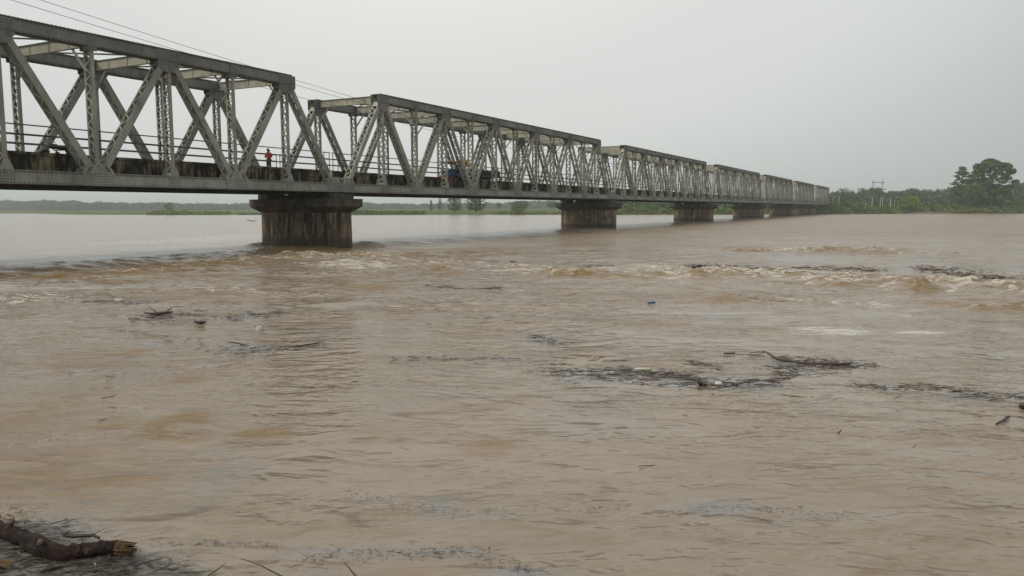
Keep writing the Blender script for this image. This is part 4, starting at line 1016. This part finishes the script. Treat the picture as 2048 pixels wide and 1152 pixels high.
# ------------------------------------------------------------------ drift on the water
wood_d = plain('wet_dark_wood', (.045, .033, .025), (.022, .017, .014), 12, .5, .5)
wood_b = plain('brown_drift_wood', (.10, .055, .03), (.05, .03, .02), 10, .6)
wood_t = plain('pale_split_wood', (.17, .10, .038), (.05, .028, .013), 38, .7)
reed = plain('pale_reed_stems', (.30, .26, .19), (.20, .17, .11), 10, .7)
def twigs(name, label_unused, lines, n, mats, seed, lmin, lmax, thick, leaf=0.35, up=.15):
    """a raft of small drift, lines = [(px,py,half spread px), ...] each"""
    rs = random.Random(seed); mb = MB()
    for line, share in lines:
        segs = [math.hypot(line[i + 1][0] - line[i][0], (line[i + 1][1] - line[i][1]) * 4) for i in range(len(line) - 1)]; tot = sum(segs)
        for _ in range(int(n * share)):
            q = rs.random() * tot; i = 0
            while q > segs[i] and i < len(segs) - 1: q -= segs[i]; i += 1
            f = q / segs[i]; a, b_ = line[i], line[i + 1]
            px = a[0] + (b_[0] - a[0]) * f + rs.gauss(0, 12); py = a[1] + (b_[1] - a[1]) * f + rs.gauss(0, .62) * (a[2] + (b_[2] - a[2]) * f)
            if py < 440: continue
            x, y = ground(px, py); z = zat(x, y)
            L = lmin + (lmax - lmin) * rs.random() ** 4; th = .7 * thick * (.5 + rs.random()) * (L / lmax) ** .4
            an = math.radians(rs.gauss(5, 24) if rs.random() < .8 else rs.uniform(-90, 90)); dx, dy = math.cos(an) * L / 2, math.sin(an) * L / 2
            dz = rs.uniform(-up, up) * L * .5
            mb.mi = rs.choices((0, 1, 2), (.66, .24, .10))[0]
            if rs.random() < leaf:
                w = th * 3; mb.quadstrip([[(x - dx, y - dy, z + .004), (x - dx * .9, y - dy * .9 + .001, z + .008)], [(x + dy * w / L * 2, y - dx * w / L * 2, z + .012), (x - dy * w / L * 2, y + dx * w / L * 2, z + .010)], [(x + dx * .9, y + dy * .9, z + .008), (x + dx, y + dy, z + .004)]], closed=False, caps=False)
            else:
                k = Vector((dy, -dx, 0)) * rs.uniform(-.25, .25)
                mb.tube([Vector((x - dx, y - dy, z + .004 - dz)), Vector((x, y, z + th * .6)) + k, Vector((x + dx, y + dy, z + .004 + dz))], [th, th * .9, th * .4], 4)
    o = mb.build(name, [mats, wood_b, reed])
    return tag(o, kind='stuff')
twigs('floating_twigs', '', [([(785, 718, 5), (860, 717, 6), (940, 719, 4), (1000, 716, 4), (1060, 722, 4), (1140, 728, 3)], 1)], 170, wood_d, 1, .03, .35, .007)
twigs('floating_twigs', '', [([(1085, 742, 6), (1160, 744, 10), (1260, 752, 14), (1330, 757, 14), (1400, 768, 10), (1480, 772, 9), (1540, 765, 9), (1590, 748, 9)], 1), ([(1230, 744, 6), (1330, 750, 6), (1390, 756, 5)], .3)], 800, wood_d, 2, .03, .45, .009)
twigs('floating_twigs', '', [([(1540, 735, 8), (1600, 738, 12), (1680, 732, 8), (1745, 732, 6)], 1), ([(1545, 715, 5), (1620, 722, 7), (1700, 722, 6)], .6)], 330, wood_d, 3, .03, .4, .008)
twigs('floating_twigs', '', [([(1700, 771, 3), (1790, 776, 4), (1830, 774, 6), (1890, 776, 6), (1950, 788, 8), (2048, 800, 9), (2140, 812, 9)], 1)], 330, wood_d, 4, .03, .5, .009)
twigs('floating_twigs', '', [([(245, 660, 5), (330, 678, 8), (400, 690, 9), (470, 700, 7)], .6), ([(470, 702, 7), (540, 698, 8), (600, 692, 6), (645, 686, 4)], 1)], 230, wood_d, 5, .03, .4, .009)
twigs('floating_twigs', '', [([(170, 603, 3), (240, 604, 4), (300, 605, 3)], .6), ([(270, 640, 6), (330, 636, 8), (400, 628, 8)], 1), ([(430, 634, 6), (480, 630, 8), (560, 626, 6)], .8)], 190, wood_d, 6, .04, .6, .012)
twigs('floating_twigs', '', [([(1375, 532, 4), (1430, 531, 5), (1500, 540, 7), (1560, 546, 5)], 1.3), ([(1590, 535, 3), (1680, 540, 4), (1760, 541, 3)], .5), ([(1840, 537, 4), (1890, 545, 7), (1950, 551, 8), (2040, 556, 5)], 1.3)], 900, wood_d, 7, .06, .8, .018, up=.25)
twigs('floating_twigs', '', [([(865, 573, 2), (940, 576, 3), (1005, 577, 3)], 1), ([(900, 521, 3), (980, 526, 5), (1100, 521, 3)], .8), ([(1150, 528, 3), (1230, 533, 3)], .4)], 130, wood_d, 8, .06, .8, .016)
twigs('floating_twigs', '', [([(1380, 722, 6), (1410, 730, 5), (1445, 738, 5)], 1), ([(1055, 668, 5), (1090, 679, 6), (1135, 690, 4)], 1), ([(1480, 598, 4), (1560, 600, 4), (1600, 604, 4)], .7)], 110, wood_d, 9, .03, .4, .008)
twigs('leaf_litter', '', [([(0, 1030, 22), (80, 1060, 34), (170, 1100, 30), (300, 1125, 22), (380, 1130, 12)], 1), ([(20, 1110, 24), (120, 1140, 22), (260, 1145, 18)], .8)], 620, wood_d, 10, .012, .24, .0045, .5)
twigs('leaf_litter', '', [([(600, 1120, 10), (700, 1106, 12), (820, 1108, 12), (950, 1106, 12), (1010, 1130, 12), (1080, 1146, 10)], 1), ([(300, 1085, 6), (420, 1086, 6), (560, 1092, 6)], .3), ([(700, 980, 8), (780, 1005, 10), (880, 1020, 14), (980, 1025, 8), (1150, 1018, 6), (1260, 1010, 5)], .35), ([(1330, 1030, 5), (1430, 1018, 8), (1560, 1020, 8), (1700, 1040, 6)], .35)], 600, wood_d, 11, .008, .07, .0022, .6)
twigs('stray_twigs', '', [([(100, 800, 60), (700, 640, 60), (1300, 640, 50), (2000, 640, 50)], 1), ([(900, 560, 30), (1500, 575, 25), (2040, 560, 25)], .6), ([(1300, 860, 70), (2000, 780, 60)], .25)], 130, wood_d, 12, .04, .45, .008)

def branch(name, label, pts, rad, mat, cat='branch', lift=None, group=None, n=8, twg=(), z0=.0):
    P = []
    for i, (px, py) in enumerate(pts):
        lz = (lift[i] if lift else 0.0)
        x, y = ground(px, py, lz); P.append(Vector((x, y, (zat(x, y) if lz == 0 else lz) + z0)))
    o0 = P[0].copy(); mb = MB(); 
    # subdivide with a little crookedness
    rs = random.Random(int(pts[0][0])); Q, Rr = [], []
    for i in range(len(P) - 1):
        for k in range(4):
            f = k / 4; p = P[i].lerp(P[i + 1], f); a = rad[i] + (rad[i + 1] - rad[i]) * f
            if k: p = p + Vector((rs.uniform(-1, 1), rs.uniform(-1, 1), rs.uniform(-.5, .5))) * a * .5
            Q.append(p - o0); Rr.append(a * rs.uniform(.88, 1.1))
    Q.append(P[-1] - o0); Rr.append(rad[-1])
    mb.tube(Q, Rr, n)
    for tp, tr_ in twg:
        T = []
        for j, q in enumerate(tp):
            if len(q) == 3: x, y = ground(q[0], q[1], q[2]); T.append(Vector((x, y, q[2])) - o0)
            else: x, y = ground(*q); T.append(Vector((x, y, zat(x, y) + z0)) - o0)
        mb.tube(T, [tr_ * (1 - .7 * j / (len(T) - 1)) for j in range(len(T))], 5)
    return tag(mb.build(name, mat, loc=o0, smooth=True), label, cat, group)
branch('drift_branch', 'long forked brown branch in the right twig raft, with a reddish thick end', [(1500, 705), (1530, 703), (1553, 718), (1620, 727), (1700, 728)], [.008, .012, .026, .018, .034], wood_b, twg=[(((1496, 709), (1530, 712)), .012), (((1630, 728), (1590, 733), (1545, 738)), .014), (((1700, 727), (1704, 716, .2)), .010), (((1580, 722), (1640, 719), (1690, 722)), .012), (((1640, 729), (1670, 734), (1700, 733)), .010), (((1530, 704), (1500, 712)), .008)], lift=[.02, .16, .06, .04, .05])
branch('drift_branch', 'thin black crooked branch at the lower edge of the central twig raft', [(1424, 777), (1468, 771), (1490, 764), (1502, 763)], [.008, .013, .012, .006], wood_d, twg=[(((1468, 771), (1463, 764, .06)), .009)], lift=[.02, .05, .06, .05])
branch('drift_branch', 'short straight dark stick floating left of the forked brown branch', [(1448, 707), (1470, 706)], [.018, .014], wood_d, lift=[.03, .03])
branch('drift_branch', 'dark bark chunk sticking out where the central twig raft bends', [(1396, 764), (1402, 768), (1410, 771)], [.03, .045, .03], wood_d, twg=[(((1400, 768), (1397, 759, .10)), .02)], lift=[.08, .04, .03])
branch('drift_branch', 'tilted dark stick floating near the right edge, below the twig raft', [(1993, 848), (2018, 833)], [.014, .02], wood_d, lift=[.02, .03])
branch('drift_branch', 'tiny dark stick standing out of the smooth water at the lower right', [(1676, 867), (1684, 859)], [.010, .005], wood_d, lift=[.01, .06])
branch('drift_branch', 'dark clump of wood at the right edge of the photo', [(2040, 812), (2060, 816), (2090, 812)], [.03, .05, .04], wood_d, lift=[.03, .05, .04])
branch('drift_branch', 'twig bundle with two raised prongs floating left of centre below the pier', [(290, 626), (315, 628), (345, 624)], [.03, .05, .03], wood_b, twg=[(((314, 628), (296, 612, .18)), .018), (((335, 626), (345, 614, .16), (362, 613, .18)), .018)], lift=[.03, .05, .05])
branch('drift_branch', 'flat black stick floating below the twig bundle with raised prongs', [(388, 643), (402, 645), (413, 643)], [.02, .05, .015], wood_d, lift=[.03, .04, .03])
branch('drift_branch', 'thin branch with an upright twig at the left raft, below the white bag', [(456, 684), (480, 687), (496, 692)], [.010, .016, .008], wood_d, twg=[(((480, 690), (500, 687, .08)), .010)], lift=[.05, .05, .02])
branch('drift_branch', 'pale forked stick floating near the right end of the left twig raft', [(570, 697), (610, 690), (638, 686)], [.008, .016, .012], wood_d, lift=[.02, .04, .03])
branch('drift_branch', 'small branch with a raised tip floating in mid river behind the smooth water', [(945, 577), (980, 578), (1002, 576)], [.02, .03, .012], wood_d, twg=[(((990, 577), (986, 568, .25)), .015)], lift=[.03, .04, .03])
x, y = ground(500, 440)
branch('drift_branch', 'far snag of driftwood on calm water left of the nearest pier', [(494, 441), (505, 442), (513, 442)], [.08, .12, .05], wood_d, twg=[(((498, 441), (495, 436.5, .9)), .05)], lift=[.35, .35, .33])
branch('drift_branch', 'thick dark limb riding the brown wave right of centre', [(1385, 543), (1400, 541), (1412, 538)], [.05, .09, .03], wood_d, z0=.05)

# foreground log
log_bark = NT('wet_bark')
c = log_bark.mix(log_bark.step(log_bark.noise(9, 5, .6), .35, .65), (.046, .025, .018), (.015, .010, .008))
c = log_bark.mix(log_bark.step(log_bark.noise(4.5, 5, .65, loc=(2, 2, 2)), .60, .68), c, (.13, .065, .035))
log_bark = log_bark.done(c, log_bark.step(log_bark.noise(7), .35, .65, .45, .85), log_bark.bump(log_bark.noise(22, 8, .75, stretch=(.4, 1, 1)), 1.0, .03), spec=.25)
root_xy = ground(110, 1085)
lg = empty('log', (*root_xy, 0), 0, 'bent wet log with a broken ochre end, floating at the lower left corner', 'log')
def L3(px, py, z): x, y = ground(px, py, z); return Vector((x - root_xy[0], y - root_xy[1], z))
ctrl = [(-60, 1030, .05, .056), (10, 1062, .06, .066), (50, 1078, .055, .074), (92, 1098, .05, .077), (132, 1108, .035, .074), (170, 1100, .05, .062), (210, 1096, .06, .058), (232, 1096, .065, .060)]
def crom(P, n=6):
    out_ = []
    for i in range(len(P) - 1):
        p0, p1, p2, p3 = P[max(i - 1, 0)], P[i], P[i + 1], P[min(i + 2, len(P) - 1)]
        for k in range(n):
            t = k / n; out_.append(tuple(.5 * ((2 * b_) + (-a_ + c_) * t + (2 * a_ - 5 * b_ + 4 * c_ - d_) * t * t + (-a_ + 3 * b_ - 3 * c_ + d_) * t ** 3) for a_, b_, c_, d_ in zip(p0, p1, p2, p3)))
    out_.append(tuple(P[-1])); return out_
cc = crom([(*L3(a, b_, z), r) for a, b_, z, r in ctrl], 12)
rs = random.Random(2)
def lumpy(mb, cc, n, amp, sd):
    rs_ = np.random.RandomState(sd); rings = []; a = None
    for i, (x, y, z, r) in enumerate(cc):
        p = Vector((x, y, z)); q0 = Vector(cc[max(i - 1, 0)][:3]); q1 = Vector(cc[min(i + 1, len(cc) - 1)][:3]); d_ = (q1 - q0).normalized()
        a = d_.orthogonal().normalized() if a is None else (a - d_ * a.dot(d_)).normalized(); b_ = d_.cross(a); ring = []
        for j in range(n):
            th = 2 * math.pi * j / n; k = 1 + amp * float(perlin(np.array([i * .18 + sd]), np.array([math.cos(th) * 1.3 + 5]), sd)[0] + perlin(np.array([i * .5]), np.array([math.sin(th) * 3 + 9]), sd + 1)[0])
            ring.append(p + (a * math.cos(th) + b_ * math.sin(th)) * r * k)
        rings.append(ring)
    mb.quadstrip(rings)
mb = MB(); lumpy(mb, cc, 28, .42, 71); bk = mb.build('bark', log_bark, lg, True)
mb = MB(); mb.tube([L3(80, 1082, .15), L3(78, 1090, .165)], [.024, .018], 8); mb.build('knot', wood_b, lg, True); mb = MB(); mb.tube([L3(22, 1050, .14), L3(26, 1042, .19), L3(27, 1036, .20)], [.02, .016, .008], 6); mb.build('knot', wood_b, lg, True)
mb = MB(); e0 = L3(222, 1095, .06); e1 = L3(268, 1097, .06); ax = (e1 - e0).normalized(); s1 = ax.orthogonal().normalized(); s2 = ax.cross(s1)
for k in range(150):
    a_ = rs.uniform(0, 6.28); rr = .060 * math.sqrt(rs.random()); o_ = (s1 * math.cos(a_) + s2 * math.sin(a_)) * rr
    Ls = (e1 - e0).length * rs.uniform(.45, 1.08); j_ = (s1 * rs.uniform(-1, 1) + s2 * rs.uniform(-1, 1)) * .008
    mb.tube([e0 + o_, e0 + o_ * 1.02 + ax * Ls * .6 + j_ * .5, e0 + o_ * .95 + ax * Ls + j_], [.0075, .0065, .001 + .003 * rs.random()], 4)
mb.build('broken_end', wood_t, lg)
lx, ly = ground(0, 1140)
mb = MB()
for k in range(26): 
    o_ = Vector((rs.uniform(-.10, .03), rs.uniform(-.05, .05), rs.uniform(0, .06)))
    mb.tube([o_ + Vector((-.12, .03, 0)), o_ + Vector((.02, 0, .004)), o_ + Vector((.09 + rs.uniform(-.05, .02), -.02, -.005))], [.016, .014, .003], 5)
tag(mb.build('split_log_end', wood_t, loc=(lx, ly, .0)), 'splintered yellow end of a log entering at the bottom left corner', 'log')
branch('stick', 'dark rotten stick lying just behind the bent log', [(128, 1071), (150, 1073), (188, 1070), (198, 1076)], [.012, .018, .015, .012], wood_d, 'stick', lift=[.04, .05, .05, .04], twg=[(((130, 1070, .05), (138, 1061, .08), (152, 1057, .09)), .005), (((188, 1068, .05), (210, 1057, .06)), .004)])
branch('stick', 'thick black driftwood piece below the bent log', [(80, 1144), (98, 1136), (125, 1132)], [.010, .022, .008], wood_d, 'stick', lift=[.02, .03, .02])
branch('stick', 'straight black stick pointing right, at the right end of the bent log', [(268, 1133), (300, 1122), (336, 1114)], [.007, .006, .003], wood_d, 'stick', lift=[.02, .03, .05])
branch('stick', 'thin curved stick, first to the right of the log at the bottom edge', [(414, 1153), (433, 1140), (451, 1127)], [.006, .005, .002], wood_d, 'stick', lift=[.02, .04, .07])
branch('stick', 'long thin dark stick sloping down to the right at the bottom edge', [(482, 1117), (520, 1130), (570, 1156)], [.003, .005, .006], wood_d, 'stick', lift=[.09, .06, .03])
branch('stick', 'short reddish stick at the bottom edge, rightmost of the foreground sticks', [(687, 1124), (700, 1138), (714, 1156)], [.003, .006, .008], wood_b, 'stick', lift=[.09, .06, .03])
branch('stick', 'thin pale stick lying flat at the bottom edge between the log and the curved stick', [(340, 1149), (385, 1145), (425, 1141)], [.003, .004, .003], wood_d, 'stick', lift=[.01, .015, .01])
for i, (pts, lb) in enumerate([([(140, 1124), (190, 1122), (250, 1130)], 'brown twig under the right half of the bent log, upper one'), ([(150, 1132), (205, 1140), (240, 1150)], 'brown twig under the right half of the bent log, lower one'), ([(262, 1116), (268, 1130), (264, 1148)], 'upright forked twig below the broken end of the log')]):
    branch('stick', lb, pts, [.006, .006, .004], wood_b if i < 2 else wood_d, 'stick', lift=[.02, .02, .02])

# rubbish
def lump(name, label, px, py, s, mat, cat, seed, squash=.6):
    x, y = ground(px, py); z = zat(x, y)
    n, k = 12, 8; mb = MB(); rings = []
    for i in range(k + 1):
        ph = math.pi * (i + .02) / (k + .04); ring = []
        for j in range(n):
            th = 2 * math.pi * j / n; v = Vector((math.sin(ph) * math.cos(th), math.sin(ph) * math.sin(th) * .8, math.cos(ph) * squash))
            q = 1 + .45 * float(perlin(np.array([v.x * 2.2 + seed]), np.array([v.y * 2.2 + v.z * 3.1]), seed)[0])
            ring.append(v * s * q)
        rings.append(ring)
    mb.quadstrip(rings); return tag(mb.build(name, mat, loc=(x, y, z + s * squash * .35), smooth=False), label, cat)
wht = plain('dirty_white_plastic', (.55, .55, .52), (.38, .38, .36), 14, .4)
lump('plastic_bag', 'crumpled whitish plastic bag floating alone left of centre', 520, 661, .10, wht, 'plastic bag', 81, .8)
lump('plastic_bag', 'blue plastic scrap floating in mid river', 1303, 607, .13, plain('blue_plastic', (.05, .10, .26), (.04, .07, .18)), 'plastic scrap', 82, .4)
lump('plastic_bag', 'pale flattened bag in the twigs near the left edge', 238, 603, .16, wht, 'plastic bag', 83, .45)
lump('foam_block', 'white foam lump in the right part of the central twig raft', 1437, 770, .07, plain('white_foam', (.7, .69, .62)), 'foam lump', 84, .5)
x, y = ground(1287, 742)
mb = MB(); mb.tube([(-.17, 0, 0), (-.12, 0, .005), (.10, .01, .004), (.15, .01, 0)], [.01, .026, .026, .012], 8)
tag(mb.build('bottle', plain('cream_plastic', (.62, .60, .48)), loc=(x, y, zat(x, y) + .02), smooth=True), 'cream coloured bottle lying across the top of the central twig raft', 'bottle')

# ------------------------------------------------------------------ haze
hz = bpy.data.materials.new('haze'); hz.use_nodes = True; ht = hz.node_tree; ht.nodes.clear()
ho = ht.nodes.new('ShaderNodeOutputMaterial'); pv = ht.nodes.new('ShaderNodeVolumePrincipled')
pv.inputs['Color'].default_value = (.93, .98, .99, 1); pv.inputs['Density'].default_value = 0.00033; pv.inputs['Anisotropy'].default_value = 0.0
ht.links.new(pv.outputs[0], ho.inputs['Volume'])
mb = MB(); mb.box(-5200, 5200, -5200, 5200, -4.5, 62)
tag(mb.build('haze', hz), kind='stuff')
